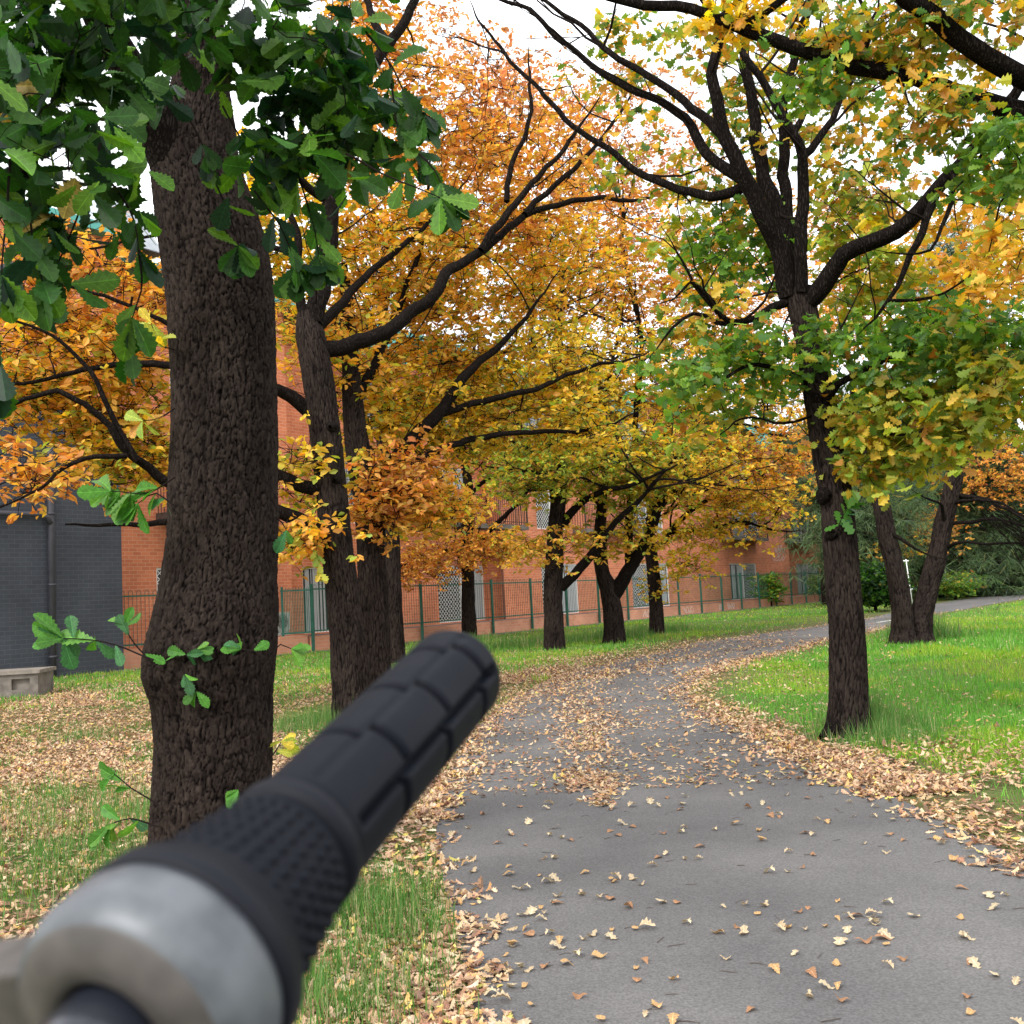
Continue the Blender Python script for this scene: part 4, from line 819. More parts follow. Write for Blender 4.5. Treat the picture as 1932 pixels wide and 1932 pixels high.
l([(1512, 552), (1511, 472), (1514, 388), (1516, 320), (1513, 293), (1496, 250), (1469, 202), (1432, 145), (1391, 81), (1340, 20)], Yr-.08, Yr-.5, .058, .022, 12)
l([(1513, 295), (1536, 277), (1567, 229), (1590, 186), (1604, 162), (1640, 60)], Yr-.2, Yr-.2, .038, .015)
l([(1499, 248), (1516, 216), (1530, 169), (1536, 132), (1545, 60)], Yr-.3, Yr-.2, .03, .012)
l([(1518, 575), (1550, 543), (1573, 503), (1600, 474), (1651, 452), (1702, 422), (1752, 375), (1786, 331), (1820, 302), (1870, 240)], Yr-.02, Yr-.9, .082, .045, 16)
l([(1764, 372), (1752, 405), (1729, 462), (1712, 499), (1698, 533), (1675, 567)], Yr-.7, Yr-.8, .035, .015); l([(1675, 567), (1740, 565), (1800, 545), (1860, 500)], Yr-.8, Yr-1.2, .014, .005)
l([(1800, 330), (1795, 380), (1779, 432), (1752, 476), (1700, 480)], Yr-.8, Yr-.8, .022, .007)
l([(1486, 570), (1460, 580), (1442, 587), (1408, 606), (1374, 604), (1341, 574), (1310, 530)], Yr, Yr-.5, .04, .014); l([(1400, 606), (1360, 614), (1320, 590), (1270, 620), (1240, 660)], Yr-.3, Yr-.5, .025, .006)
l([(1362, 600), (1335, 555), (1305, 535), (1270, 560)], Yr-.4, Yr-.6, .022, .008)
l([(1556, 762), (1584, 722), (1634, 696), (1720, 665), (1800, 650), (1900, 640)], Yr-.1, Yr-1.0, .035, .006); l([(1560, 770), (1617, 787), (1668, 817), (1718, 817), (1800, 800)], Yr-.1, Yr-1.0, .022, .005)
l([(1540, 730), (1480, 700), (1420, 690), (1350, 720), (1290, 740)], Yr, Yr-.7, .025, .006); l([(1545, 780), (1480, 800), (1400, 790), (1360, 820)], Yr, Yr-.6, .014, .005)
gR = dict(leafL=.105, T=T_mid, m_sub=3, per=5, rho=.12, zsq=.7, wr=.74, rmin=.0032, maxr=.015, droop=-.3, tilt=.95)
Rk.grow([(1500, 110, 9.0, 210, 130, 1.0, 83, 'greenmix'), (1220, 110, 9.4, 170, 90, .6, 31, 'greenmix'), (1420, 320, 9.0, 150, 100, .7, 38, 'greenmix'), (1400, 470, 8.9, 110, 70, .6, 43, 'green'), (1240, 300, 9.5, 110, 70, .5, 16, 'greenmix'), (1320, 450, 9.2, 80, 60, .5, 20, 'lime'),
         (1330, 585, 8.2, 102, 65, .5, 19, 'greenmix'), (1400, 715, 8.2, 140, 72, .6, 41, 'green'), (1330, 790, 8.2, 64, 39, .4, 8, 'lime'), (1740, 690, 8.0, 205, 92, .8, 87, 'green'), (1760, 775, 7.8, 172, 65, .7, 55, 'lime'), (1640, 800, 8.2, 64, 79, .4, 20, 'lime'), (1690, 855, 8.0, 81, 44, .4, 23, 'lime'),
         (1640, 350, 9.0, 110, 70, .7, 30, 'greenmix'), (1810, 430, 8.9, 140, 90, .8, 39, 'amber'), (1660, 540, 8.8, 90, 70, .6, 41, 'lime'), (1790, 560, 8.4, 80, 40, .5, 14, 'amber'), (1640, 930, 8.2, 23, 33, .2, 2, 'lime'), (1620, 200, 8.9, 90, 70, .8, 23, 'greenmix'), (1850, 640, 7.6, 129, 58, .7, 44, 'green'), (1860, 740, 7.5, 118, 65, .6, 44, 'lime'), (1700, 620, 8.0, 129, 39, .6, 25, 'green'), (1780, 820, 7.6, 108, 33, .5, 25, 'lime'), (1480, 655, 8.1, 86, 39, .5, 15, 'green'), (1290, 700, 7.9, 75, 52, .5, 14, 'green'), (1650, 880, 7.9, 64, 31, .4, 12, 'lime'), (1900, 380, 8.4, 60, 90, .6, 20, 'greenmix'), (1880, 520, 8.2, 60, 50, .6, 18, 'amber'), (1590, 420, 8.6, 50, 70, .5, 23, 'lime')], **gR)
Rk.sprig([(1575, 1010), (1590, 975), (1600, 960)], 8.15, 'sprig', n_end=9, n_side=8, L_=.13, T=T_mid, droop=-.2)
Rk.boughs(46, .6, 1.6, .013, zmin=3)
Rk.finish()
# --- oak off the right edge, whose limbs cross the top right
tb = P(2120, 1100, 6.2)
Uo = Tree('overhanging_oak', 'oak at the right border whose two thick limbs cross the top right', (tb[0], tb[1], 0))
Uo.wood([np.array([tb[0], tb[1], -.1]), np.array([tb[0], tb[1], .3]), np.array([tb[0]-.02, tb[1], 2]), P(2100, 380, 6.2), P(2110, 150, 6.2)], [.3, .24, .2, .17, .13], 'trunk', 30, .04, .08, 0)
Uo.limb([(2080, 330), (2000, 240), (1932, 211), (1887, 199), (1820, 179), (1752, 155), (1685, 136), (1617, 128), (1550, 108), (1482, 84), (1415, 57), (1364, 40), (1320, 20), (1209, 8), (1100, -20)], 6.2, 6.3, .068, .028, 18, .05, .006)
Uo.limb([(2090, 240), (2000, 195), (1932, 150), (1904, 135), (1854, 105), (1803, 67), (1752, 27), (1705, -5), (1640, -70)], 6.2, 5.8, .07, .05, 18, .05, .006)
Uo.limb([(1395, 55), (1430, 30), (1480, 0), (1520, -30)], 6.3, 6.2, .03, .02); Uo.limb([(1825, 182), (1860, 215), (1850, 300), (1800, 360)], 6.2, 6.0, .016, .004)
Uo.limb([(1625, 118), (1640, 70), (1630, 20), (1600, -40)], 6.25, 6.2, .016, .01); Uo.limb([(1700, 140), (1715, 180), (1750, 240)], 6.2, 6.0, .012, .004); Uo.limb([(1930, 212), (1915, 300), (1890, 380), (1870, 470)], 6.2, 5.9, .012, .004)
Uo.grow([(1820, 60, 6.1, 130, 70, .5, 44, 'greenmix'), (1880, 300, 5.9, 70, 90, .4, 34, 'green'), (1760, 220, 6.0, 90, 50, .4, 26, 'greenmix'), (1640, 70, 6.2, 110, 60, .4, 30, 'greenmix'), (1540, 150, 6.3, 60, 40, .3, 16, 'green'), (1385, 20, 6.3, 60, 30, .2, 18, 'gold'), (1900, 480, 5.9, 50, 60, .3, 16, 'amber')], **dict(gR, rho=.09, leafL=.09))
Uo.finish()

# --- double-stemmed casuarina
gN = dict(leafL=.26, T=T_needle, m_sub=6, per=10, rho=.32, zsq=.8, droop=-.6, wr=.035, rmin=.005, maxr=.03, spread=.4)
Dk = Tree('forked_pine', 'two stemmed she-oak pine on the lawn, stems splitting from a rugged dark base', G(1722, 1212), 'dark needle trees at the right')
Dk.trunk([(1735, 1216, 19.2, .30), (1735, 1195, 19.2, .22), (1738, 1160, 19.2, .19), (1752, 1110, 19.2, .175), (1768, 1050, 19.2, .165), (1780, 990, 19.2, .155), (1790, 950, 19.2, .15), (1800, 900, 19.2, .14), (1811, 850, 19.2, .12), (1818, 760, 19.2, .08), (1825, 600, 19.2, .05)], n=110, rough=.10, seg=.03, bark=(.05, .18, .025))
Dk.trunk([(1705, 1214, 19.0, .26), (1704, 1190, 19.0, .20), (1700, 1140, 19.0, .18), (1688, 1070, 19.0, .165), (1672, 1005, 19.0, .16), (1665, 960, 19.0, .15), (1655, 925, 19.0, .13), (1640, 860, 19.0, .10), (1620, 760, 19, .06)], n=100, rough=.06, seg=.03, bark=(.045, .25, .018))
l = Dk.limb
l([(1655, 925), (1630, 905), (1600, 880), (1570, 860)], 19, 18.5, .08, .03); l([(1806, 934), (1849, 940), (1897, 958), (1932, 982), (1990, 1020)], 19.2, 18, .045, .02, 7); l([(1800, 946), (1820, 945), (1850, 944), (1890, 950), (1960, 990)], 19.2, 17.5, .04, .015, 7)
l([(1795, 988), (1835, 985), (1870, 980), (1905, 985), (1970, 1010)], 19.2, 18.3, .04, .02, 7); l([(1783, 1037), (1800, 1026), (1815, 1023), (1868, 1027), (1932, 1024), (1990, 1030)], 19.2, 17.8, .035, .015, 7)
l([(1675, 1000), (1690, 1010), (1720, 1030), (1750, 1045)], 19, 18.5, .05, .015); l([(1780, 985), (1778, 960), (1770, 945), (1755, 942)], 19.1, 18.7, .035, .02); l([(1812, 860), (1840, 830), (1870, 800)], 19.2, 18.6, .04, .015)
for k in range(26):
    x0 = rng.uniform(1840, 1900); y0 = rng.uniform(940, 990); l([(x0, y0), (x0+40, y0+20+rng.uniform(0, 20)), (x0+80, y0+60+rng.uniform(0, 50))], 18.8-rng.uniform(0, 1), 18, .010, .004, 4)
Dk.grow([(1700, 860, 20.5, 90, 60, 1.0, 34, 'conifer'), (1830, 720, 20.5, 100, 90, 1.2, 50, 'conifer'), (1860, 1050, 20, 60, 40, .8, 9, 'conifer'), (1740, 940, 20.6, 40, 30, .5, 8, 'conifer'), (1590, 890, 20, 50, 50, 1, 14, 'conifer')], **gN)
Dk.finish()
# --- far needle trees and shrubs
gX = dict(leafL=.6, T=T_needle, m_sub=8, per=14, rho=.9, zsq=.9, droop=-.6, wr=.05, rmin=.02, maxr=.1, spread=.45)
for px, Y, lab, bl in [
    (1765, 72, 'tall grey-green pine with thin top behind the forked pine', [(1790, 560, 70, 45, 170, 4, 150, 'conifer'), (1800, 830, 70, 70, 110, 4, 90, 'conifer')]),
    (1915, 80, 'grey-green pine at the right border with bare upper twigs', [(1900, 640, 78, 60, 130, 5, 50, 'conifer'), (1910, 960, 78, 50, 70, 5, 80, 'conifer')]),
    (1560, 56, 'dark pine standing at the far end of the brick block', [(1570, 900, 56, 60, 110, 3, 170, 'conifer')]),
    (1690, 68, 'broad dark pine filling the gap behind the two stems', [(1700, 990, 66, 80, 80, 4, 110, 'conifer'), (1650, 780, 66, 70, 100, 4, 100, 'conifer')]),
    (1830, 62, 'low sweeping pine whose boughs touch the grass past the path', [(1825, 1070, 62, 60, 42, 3, 130, 'conifer')]),
    (1885, 84, 'dark pine on the far bank with a short black trunk', [(1890, 1010, 84, 50, 60, 4, 110, 'conifer')]),
    (1640, 50, 'dark green pine crown between the right oak and the forked pine', [(1650, 990, 50, 50, 80, 3, 110, 'conifer'), (1600, 1030, 50, 30, 50, 3, 40, 'conifer')]),
    (1765, 57, 'grey pine low behind the right stem of the forked pine', [(1790, 1040, 57, 80, 50, 3, 230, 'conifer'), (1790, 900, 57, 80, 90, 3, 180, 'conifer')]),
    (1945, 56, 'dense pine just inside the right border above the far path', [(1915, 1020, 56, 70, 75, 4, 260, 'conifer'), (1900, 900, 56, 70, 60, 4, 80, 'conifer')])]:
    t_ = Tree('pine_tree', lab, P(px, 1100, Y), 'dark needle trees at the right'); g0 = P(px, 1100, Y)
    t_.wood([np.array([g0[0], g0[1], -.1]), np.array([g0[0]+.1, g0[1], 4]), np.array([g0[0]-.1, g0[1], 8]), np.array([g0[0], g0[1], 12])], [.38, .3, .22, .1], 'trunk', 10, .05, .4, 0)
    t_.grow(bl, **gX); t_.finish()
def bush(name, lab, blobs, L_, T, cat='shrub', **kw):
    Y = blobs[0][2]; g0 = P(blobs[0][0], 1100, Y); t_ = Tree(name, lab, (g0[0], g0[1], 0), None, cat=cat)
    t_.wood([np.array([g0[0], g0[1], -.05]), np.array([g0[0], g0[1], .25]), np.array([g0[0]+.05, g0[1], .6])], [.08, .06, .03], 'stem', 7, 0, .1, 0)
    t_.grow(blobs, leafL=L_, T=T, **kw); t_.finish()
bush('hedge_bush', 'dense dark green bush at the far end of the fence', [(1648, 1105, 40, 40, 34, 1.5, 260, 'dark')], .2, T_far, m_sub=4, per=7, rho=.25, twig=False)
bush('low_shrub', 'low green shrub under the far pines', [(1800, 1100, 52, 40, 14, 2, 90, 'green')], .2, T_far, m_sub=4, per=6, rho=.35, twig=False)
bush('potted_shrub', 'green leafy shrub behind the fence beside the wide far window', [(1452, 1110, 58, 22, 22, .5, 60, 'green')], .25, T_far, m_sub=3, per=6, rho=.25, twig=False)
bush('corner_shrub', 'green shrub behind the last fence panels by the small far window', [(1545, 1108, 66, 14, 20, .6, 50, 'green')], .25, T_far, m_sub=3, per=6, rho=.25, twig=False)
# backdrop wood behind everything (one mass)
n = 9000; ang = rng.uniform(R_(-50), R_(62), n); rad = rng.uniform(85, 120, n); bz = rng.uniform(0, 1, n)**.8*(11+5*np.sin(ang*9)+3*np.sin(ang*23))
bp_ = np.c_[np.sin(ang)*rad, np.cos(ang)*rad, bz]; keep = (bp_[:, 0]*U[0]+bp_[:, 1]*U[1] > 40) & (ang > R_(12)); bp_ = bp_[keep]; base = np.repeat(bp_, 16, 0)+rng.normal(0, 1.0, (len(bp_)*16, 3)); base = base[base[:, 2] > 0]; n = len(base)
d = unit(rng.normal(0, 1, (n, 3))+np.array([0, 0, -.3])); cols = colours('conifer', n)*1.1; q = vnoise(base[:, 0], base[:, 1], .12, 4) > .62; cols[q] = colours('orange', q.sum())*.8
V, Fq, c = leaf_arrays(base, d, rng.normal(0, 1, (n, 3)), np.full(n, .9), np.full(n, .35), T_far, cols)
tag(link('distant_wood', np_mesh('distant_wood', V, np.full(len(Fq), 4), Fq.ravel(), M_leaf, False, c)), 'mass of far dark and orange trees behind the lawn', 'wood', None, 'stuff')
# white pole
g0 = G(1722, 1143); pl = empty('white_pole', g0, 'thin leaning white pole standing between the two pine stems', 'pole')
mb = MB(); p0 = P(1722, 1142, g0[1]); p1 = P(1709, 1055, g0[1]); mb.tube([p0, (p0+p1)/2, p1], .024, 8); mb.build('pole', M_white, pl, keep=True, smooth=True)
mb = MB(); c = p0+(p1-p0)*.35; mb.tube([c+np.array([-.3, 0, -.05]), c+np.array([.1, 0, 0])], .035, 6); c = p0+(p1-p0)*.95; mb.tube([c+np.array([-.45, 0, .05]), c+np.array([.1, 0, .02])], .035, 6); mb.build('bracket', M_white, pl, keep=True)

# ================================================================== GRASS, LITTER, FALLEN LEAVES
print('ground cover')
def view_sample(n, y0, y1, power=1.0):
    """ground points within a widened view cone, thinning with distance"""
    u = rng.uniform(0, 1, n); y = (y0**(-power)+(y1**(-power)-y0**(-power))*u)**(-1/power); x = rng.uniform(-.66, .66, n)*(y+.8); return x, y
def lin_fence(x, y): return (x-K[0])*N[0]+(y-K[1])*N[1]   # >0 behind fence line
def grow_grass(x, y):
    onp = inpoly(x, y, PATH); dl = dline(x, y, LEd[::2]); dr = dline(x, y, REd[::2]); lf = leftof(x, y); f = fbm(x, y, .9, 5); f2 = fbm(x, y, 2.2, 8); ft = lin_fence(x, y)
    g = np.zeros(len(x))
    right = ~lf & ~onp; g[right] = np.clip((dr[right]-.15-.5*f2[right])/.6, 0, 1)*1.0
    left = lf & ~onp
    near = np.clip((8.6-y+1.6*(vnoise(x, y, 1.1, 71)-.5))/3.0, 0, 1); mid = np.clip((y-17)/4, 0, 1)
    gl = np.clip((fbm(x, y, 5.5, 31)-.40)/.25, 0, 1)**1.5*np.clip((f2-.28)/.25, 0, 1)*np.clip((dl-.40-.8*(fbm(x, y, 1.7, 33)-.3))/.4, 0, 1)*near*.5 + np.clip((fbm(x, y, 1.3, 31)-.52)/.1, 0, 1)*.35*(1-near)*(1-mid) + mid*np.clip((dl-.5)/1.2, 0, 1)*np.clip((f+.25), 0, 1)
    g[left] = gl[left]; g[(ft > -.05)] = 0
    return g, onp, dl, dr, lf
def blades(x, y, hmin, hmax, wd, pal, T=T_blade, lean=.45, z0=0):
    n = len(x); ph = rng.uniform(0, 2*math.pi, n); d = np.stack([np.cos(ph)*lean*rng.uniform(.3, 1.5, n), np.sin(ph)*lean*rng.uniform(.3, 1.5, n), np.ones(n)], 1)
    nr = np.stack([-np.cos(ph), -np.sin(ph), np.full(n, .1)], 1)*-1
    H = rng.uniform(hmin, hmax, n)*(.35+1.35*vnoise(x, y, 7.0, 61)); return leaf_arrays(np.c_[x, y, np.full(n, z0)], d, nr, H, np.full(n, wd)*rng.uniform(.6, 1.4, n), T, colours(pal, n), -rng.uniform(.4, 2.0, n)*-1)
parts = []
for (n, y0, y1, h0, h1, wd) in ((150000, 1.8, 7, .02, .095, .0042), (320000, 6.5, 16, .02, .065, .0055), (260000, 15, 40, .03, .08, .012), (100000, 38, 90, .03, .06, .03)):
    x, y = view_sample(n, y0, y1, 1.0); g, onp, *_ = grow_grass(x, y); k = rng.uniform(0, 1, n) < g; x, y = x[k], y[k]
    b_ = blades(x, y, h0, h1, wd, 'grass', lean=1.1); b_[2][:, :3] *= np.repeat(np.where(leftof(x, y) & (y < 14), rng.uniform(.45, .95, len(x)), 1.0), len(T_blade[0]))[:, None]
    pt = fbm(x, y, .55, 21); tint = np.where((pt > .52)[:, None], np.array([1.45, 1.12, .9]), np.array([.85, .95, 1.0]))*rng.uniform(.85, 1.1, (len(x), 1)); b_[2][:, :3] = np.clip(b_[2][:, :3]*np.repeat(tint, len(T_blade[0]), 0), 0, .9); parts.append(b_)
# long tufts round the trunks and in the litter
for (px, py, nb, rad_, hh) in ((1650, 1375, 2600, .45, .34), (1690, 1400, 1800, .5, .22), (600, 1365, 1200, .5, .3), (560, 1380, 800, .4, .22), (120, 1530, 1500, .8, .2), (240, 1560, 1300, .7, .2), (60, 1620, 1500, .7, .17), (180, 1660, 1200, .6, .15), (640, 1730, 1800, .5, .17), (700, 1710, 900, .4, .15), (590, 1850, 1500, .4, .15), (745, 1780, 600, .3, .13), (640, 1920, 900, .3, .14), (150, 1395, 700, .4, .2),
                             (1050, 1215, 2200, .9, .3), (1160, 1205, 2200, 1.0, .3), (1240, 1192, 1600, 1.0, .3), (960, 1222, 1600, 1.4, .3), (1740, 1205, 1500, .7, .45), (880, 1212, 1200, 1, .25)):
    c = G(px, py); a = rng.normal(0, rad_*.5, (nb, 2)); x = c[0]+a[:, 0]; y = c[1]+a[:, 1]*1.1
    k = ~inpoly(x, y, PATH); x, y = x[k], y[k]; parts.append(blades(x, y, hh*.3, hh*(.62 if c[1] < 15 else .8), .004 if c[1] < 15 else .012, 'grassdark', lean=1.1))
Vs, Fs, Cs, o = [], [], [], 0
for V, Fq, c in parts: Vs.append(V); Fs.append(Fq+o); Cs.append(c); o += len(V)
V = np.concatenate(Vs); Fq = np.concatenate(Fs)
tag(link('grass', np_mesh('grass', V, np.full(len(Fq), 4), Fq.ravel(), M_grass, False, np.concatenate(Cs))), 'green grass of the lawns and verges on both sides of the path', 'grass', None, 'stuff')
# litter
def litter_density(x, y):
    onp = inpoly(x, y, PATH); dl = dline(x, y, LEd[::2]); dr = dline(x, y, REd[::2]); lf = leftof(x, y); f = fbm(x, y, .8, 2); f2 = fbm(x, y, 2.5, 6); ft = lin_fence(x, y)
    zl = np.zeros(len(x)); D = np.zeros(len(x)); L_ = lf & ~onp; Rr = ~lf & ~onp
    D[L_] = (np.clip(1.15-.5*f2, 0, 1)*np.where(y < 18, 1, np.clip(1-(y-18)/9, .12, 1)))[L_]*np.where(dl < 1.2, 1, 1-.55*np.clip((fbm(x, y, 1.3, 31)-.52)/.1, 0, 1))[L_]
    D[Rr] = np.clip(1.1-(dr-.05)/(.22+.55*f2**1.5), .0, 1)[Rr]+(.14*np.clip(1.1-dr/3, .10, 1)*(f+.2))[Rr]; zl[Rr & (dr > .6)] = .05
    e = np.minimum(dl, dr); far = np.clip((y-9)/5, 0, 1)
    pth = .04+.95*np.exp(-(dl/(.07+.22*far+.15*f2))**2)+.9*np.exp(-(dr/(.10+.10*far+.16*f2))**2)
    ctr = (LEd[None, :, 0] if False else 0)
    sband = np.exp(-(((x-.55-.12*np.sin(y*.7)-np.clip(y-13, 0, 9)**1.55*.16)/(.16+.03*np.clip(y-8, 0, 8)))**2))*np.clip((y-5.8)/1.2, 0, 1)*np.where(f2 > .40, 1, .25)
    pth = pth+.55*sband+.07*np.clip((y-5)/5, 0, 1)*(f2 > .5)
    D[onp] = np.clip(pth, 0, 1)[onp]*np.where(y > 34, .12, 1)[onp]
    D[ft > -.03] = 0
    return D, onp, zl
LV, LF, LC, o = [], [], [], 0
for (n, y0, y1, Ls, T) in ((110000, 1.8, 6.5, .041, T_mid), (270000, 6.0, 16, .039, T_mid), (170000, 15, 36, .052, T_far), (12000, 34, 70, .09, T_far)):
    x, y = view_sample(n, y0, y1, 1.0); D, onp, zl = litter_density(x, y); near = onp & (y < 6.6)
    D = np.where(near, np.where(D < .2, 0, D), D)
    k = rng.uniform(0, 1, n) < D; x, y, onp, zl = x[k], y[k], onp[k], zl[k]; n = len(x)
    ph = rng.uniform(0, 2*math.pi, n); d = np.stack([np.cos(ph), np.sin(ph), rng.normal(0, .16, n)], 1); nr = np.array([0, 0, 1.0])+rng.normal(0, .26, (n, 3))
    zz = zl*.6+np.where(onp, rng.uniform(.010, .018, n), rng.uniform(.006, .030, n)); Ln = Ls*rng.uniform(.55, 1.35, n)
    V, Fq, c = leaf_arrays(np.c_[x, y, zz], d, nr, Ln, Ln*rng.uniform(.5, .85, n), T, colours('litter', n), rng.uniform(-2.2, 1.6, n)); V[:, 2] = np.maximum(V[:, 2], .0075)
    LV.append(V); LF.append(Fq+o); LC.append(c); o += len(V)
V = np.concatenate(LV); Fq = np.concatenate(LF)
tag(link('leaf_litter', np_mesh('leaf_litter', V, np.full(len(Fq), 4), Fq.ravel(), M_dry, False, np.concatenate(LC))), 'drifts of fallen tan oak leaves covering the ground and the path edges', 'leaf litter', None, 'stuff')
# individual leaves on the near path
lobes = []
for k in range(8):
    r_ = np.random.default_rng(40+k); T = T_near if k % 2 else T_mid
    base_c = [(.43, .33, .21), (.42, .26, .12), (.50, .40, .26), (.30, .16, .085)][k % 4]
    V, Fq, c = leaf_arrays(np.array([[-.03, 0, .006]]), np.array([[1.0, 0, .05]]), np.array([[0, .1, 1.0]]), np.array([.07]), np.array([.07*r_.uniform(.55, .85)]), T, np.array([base_c])*r_.uniform(.9, 1.1), np.array([r_.uniform(-1.3, 1.4)]))
    V[:, 2] += .010*np.sin(V[:, 0]*90+k)*r_.uniform(.3, 1)+.008*np.abs(V[:, 1])*60*r_.uniform(0, .6); V[:, 2] -= V[:, 2].min()-.002
    lobes.append(np_mesh('fallen_leaf', V, np.full(len(Fq), 4), Fq.ravel(), M_dry, False, c))
cn = ['pale buff', 'ochre', 'cream', 'dark brown']
cnt = 0; near_n = 0; tries = 0
while cnt < 290 and tries < 8000:
    tries += 1; y = 2.7*(7.0/2.7)**rng.uniform(0, 1); x = rng.uniform(-.6, 2.4)
    if not inpoly(np.array([x]), np.array([y]), PATH)[0] or abs(x) > .56*y: continue
    pr = .35+.5*(fbm(np.array([x]), np.array([y]), 1.5, 3)[0] > .5)
    if rng.random() > pr: continue
    k = int(rng.integers(8)); o_ = bpy.data.objects.new('fallen_leaf', lobes[k]); COL.objects.link(o_)
    o_.location = (x, y, .007); o_.rotation_euler = (rng.normal(0, .12), rng.normal(0, .12), rng.uniform(0, 6.28)); s_ = rng.uniform(.42, .88); o_.scale = (s_, s_*rng.uniform(.8, 1.2), s_)
    band = 'on the foreground path' if y < 3.9 else ('on the middle of the near path' if y < 5.3 else 'further along the near path')
    side = 'towards the left edge' if x < .35 else ('near the centre' if x < 1.25 else 'towards the right edge')
    tag(o_, f'{cn[k % 4]} curled leaf lying {band}, {side}', 'leaf', 'fallen leaves scattered on the near path'); cnt += 1
M_stick = noisy('stick', (.05, .04, .035), (.12, .095, .08), 30, .9)
for k in range(70):
    y = 2.8*(6.5/2.8)**rng.uniform(0, 1); x = rng.uniform(0, 2.1)
    if abs(x) > .54*y: continue
    a = rng.uniform(-.6, .6)+(0 if rng.random() < .7 else 1.2); l_ = rng.uniform(.01, .035); q = MB(); r_ = rng.uniform(.0009, .0018)
    q.tube([(-l_*math.cos(a), -l_*math.sin(a), r_), (rng.normal(0, .003), rng.normal(0, .003), r_+.002), (l_*math.cos(a), l_*math.sin(a), r_)], [r_, r_, r_*.6], 5)
    o_ = q.build('fallen_twig', M_stick); o_.location = (x, y, .0065)
    tag(o_, ('short' if l_ < .022 else 'long')+' thin dark twig lying on the asphalt '+('close to the viewer' if y < 4 else 'beyond the foreground leaves'), 'twig', 'twigs scattered on the near path')

# ================================================================== BICYCLE HANDLEBAR
def CS(x, y, z): return CP + RT*x + UP*y + F*z       # camera-frame metres -> world, a real place 0.2-0.4 m ahead
pf = CS(-.0182, -.0544, .348); pn = CS(-.0526, -.0808, .247)
ax = (pn-pf); GL = np.linalg.norm(ax); ax /= GL      # from the free end towards the rider
e1 = np.cross(ax, [0, 0, 1.0]); e1 /= np.linalg.norm(e1); e2 = np.cross(e1, ax); e2 /= np.linalg.norm(e2)   # e2 ~ up
hb = empty('bicycle_handlebar', pf+ax*.2, 'black bicycle handlebar end with rubber grip and silver twist shifter, close and blurred', 'handlebar')
def lathe(t, r, nseg, name, m, parent, fn=None, closed_ends=True):
    t = np.array(t); r = np.array(r); th = np.arange(nseg)*2*math.pi/nseg; TT, TH = np.meshgrid(t, th, indexing='ij'); RR = np.repeat(r[:, None], nseg, 1)
    if fn is not None: RR = fn(TT, TH, RR)
    V = pf[None, None]+ax*TT[..., None]+RR[..., None]*(e1*np.cos(TH)[..., None]+e2*np.sin(TH)[..., None]); m_ = len(t)
    i = np.arange(m_-1)[:, None]*nseg; j = np.arange(nseg)[None]; j2 = (j+1) % nseg
    Fq = np.stack([i+j, i+j2, i+j2+nseg, i+j+nseg], -1).reshape(-1, 4)
    return link(name, np_mesh(name, V.reshape(-1, 3), np.full(len(Fq), 4), Fq.ravel(), m, True), parent)
def rubber(name, c, rough):
    m = mat(name, c, rough+.08, 0, .13); t, n, l_, b = nodes(m); no = n.new('ShaderNodeTexNoise'); no.inputs['Scale'].default_value = 2500; tc = n.new('ShaderNodeTexCoord'); l_(tc.outputs['Object'], no.inputs['Vector'])
    bp = n.new('ShaderNodeBump'); bp.inputs['Strength'].default_value = .25; bp.inputs['Distance'].default_value = .0003; l_(no.outputs['Fac'], bp.inputs['Height']); l_(bp.outputs[0], b.inputs['Normal'])
    n2 = n.new('ShaderNodeTexNoise'); n2.inputs['Scale'].default_value = 60; n2.inputs['Detail'].default_value = 6; l_(tc.outputs['Object'], n2.inputs['Vector']); r2 = n.new('ShaderNodeMapRange'); r2.inputs[3].default_value = rough-.12; r2.inputs[4].default_value = rough+.15; l_(n2.outputs['Fac'], r2.inputs[0]); l_(r2.outputs[0], b.inputs['Roughness'])
    return m
M_rub = rubber('black_rubber', (.0035, .0045, .0085), .6); M_rub2 = rubber('grey_rubber', (.007, .008, .012), .55)
M_silv = noisy('satin_silver', (.045, .050, .058), (.108, .117, .128), 90, .45, .25, .0006, metal=.15, spec=.4, lo=.25, hi=.6, detail=10)
M_silvd = noisy('dull_silver_plastic', (.045, .040, .037), (.086, .076, .069), 110, .55, .2, .0005)
M_gloss = mat('gloss_black_tube', (.012, .014, .02), .16, 0, .6)
def gripfn(T, H, R):
    t = T*1000; dep = np.zeros_like(R); a = np.degrees(H) % 360
    def g(d, w): return np.clip(1.6*(1-(np.abs(d)/w)), 0, 1)
    splits = (23, 113, 168, 258); sd_ = (1, .12, 1, 1)
    for s_, k_ in zip(splits, sd_): dep = np.maximum(dep, k_*g((a-s_+180) % 360-180, 7)*((t > 6) & (t < 104)))
    for q in range(4):
        lo = splits[q]; hi = splits[(q+1) % 4]; wsel = ((a-lo) % 360) < ((hi-lo) % 360); o_ = (6, 0, 5, 0)[q]
        for k in range(4):
            c = 14+o_+k*30
            if 6 < c < 104: dep = np.maximum(dep, g(t-c, 2.2)*wsel)
    return R-.0040*dep
t = np.r_[0, .0004, .002, np.linspace(.004, GL-.004, 230), GL-.001, GL]; r = np.r_[.001, .0125, .0158, np.full(230, .0165), .0155, .0125]
lathe(t, r, 200, 'grip', M_rub, hb, gripfn)
lathe([GL-.003, GL-.001, GL+.003, GL+.004], [.0150, .0178, .0178, .015], 96, 'collar', M_rub2, hb)
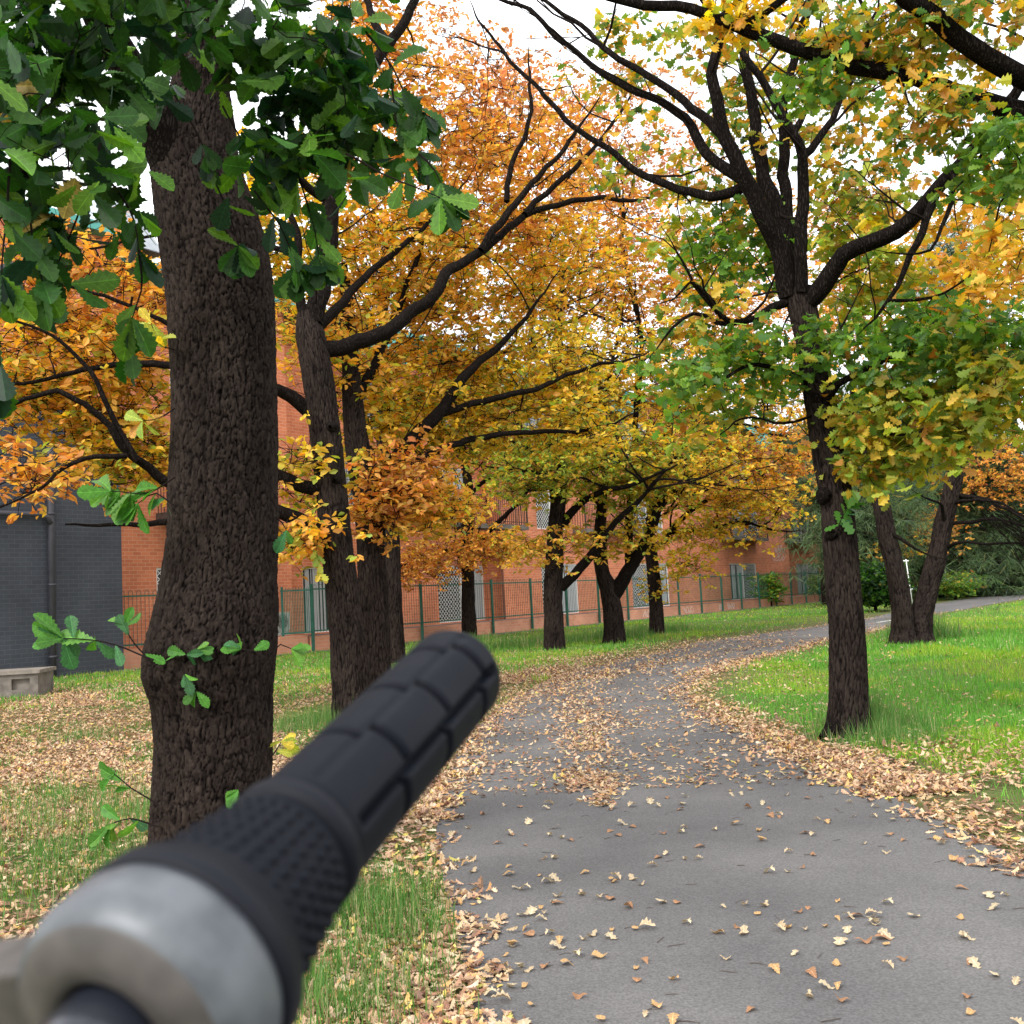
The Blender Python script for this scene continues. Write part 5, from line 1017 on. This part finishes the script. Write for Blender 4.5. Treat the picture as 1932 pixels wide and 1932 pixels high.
def knurl(T, H, R):
    t = (T-GL)*1000; k = np.clip(np.cos(H*32)+.25, 0, 1)*np.clip(np.cos(t*2*math.pi/4.6)+.3, 0, 1); msk = (t > 7) & (t < 33); return R+.0014*k*msk-.0007*msk
t = GL+np.r_[.004, .006, np.linspace(.007, .034, 110), .037, .040]; r = np.r_[.015, .0172, np.linspace(.0174, .0215, 110), .0232, .0236]
lathe(t, r, 400, 'twist_shifter', M_rub, hb, knurl)
lathe(GL+np.array([.0395, .040, .0455, .0468, .047]), [.020, .0252, .0258, .0250, .020], 128, 'shifter_band', M_rub2, hb)
lathe(GL+np.array([.0465, .0468, .050, .058, .0625, .0635]), [.020, .0245, .0256, .0256, .0240, .0225], 128, 'shifter_housing', M_silv, hb)
lathe(GL+np.array([.0634, .0642, .066, .0665, .0650]), [.0226, .0220, .0165, .0130, .0118], 128, 'shifter_face', M_silvd, hb)
lathe(GL+np.array([.045, .16, .30]), [.0111, .0111, .0111], 64, 'tube', M_gloss, hb)
# cable arm of the shifter housing, reaching to the lower left
c = pf+ax*(GL+.056); s_ = -RT*.9-UP*.25; s_ = s_-ax*np.dot(s_, ax); s_ /= np.linalg.norm(s_); b_ = np.cross(ax, s_)
def blockm(pts, h, name, m):
    bmv = []; 
    for sgn in (-1, 1): bmv += [c+s_*p[0]+b_*p[1]+ax*(sgn*h) for p in pts]
    n = len(pts); f = [tuple(range(n))[::-1], tuple(range(n, 2*n))]+[(i, (i+1) % n, n+(i+1) % n, n+i) for i in range(n)]
    me = bpy.data.meshes.new(name); me.from_pydata([tuple(map(float, v)) for v in bmv], [], f); me.materials.append(m); me.update(); o_ = link(name, me, hb)
    bv = o_.modifiers.new('bevel', 'BEVEL'); bv.width = .0018; bv.segments = 3; return o_
blockm([(.012, -.014), (.040, -.012), (.060, -.006), (.060, .010), (.040, .014), (.012, .016)], .007, 'cable_arm', M_silvd)
# the rider's side of the bar: stem and brake clamp lie outside the picture
print('done', sum(len(o.data.polygons) for o in bpy.data.objects if o.type == 'MESH'))
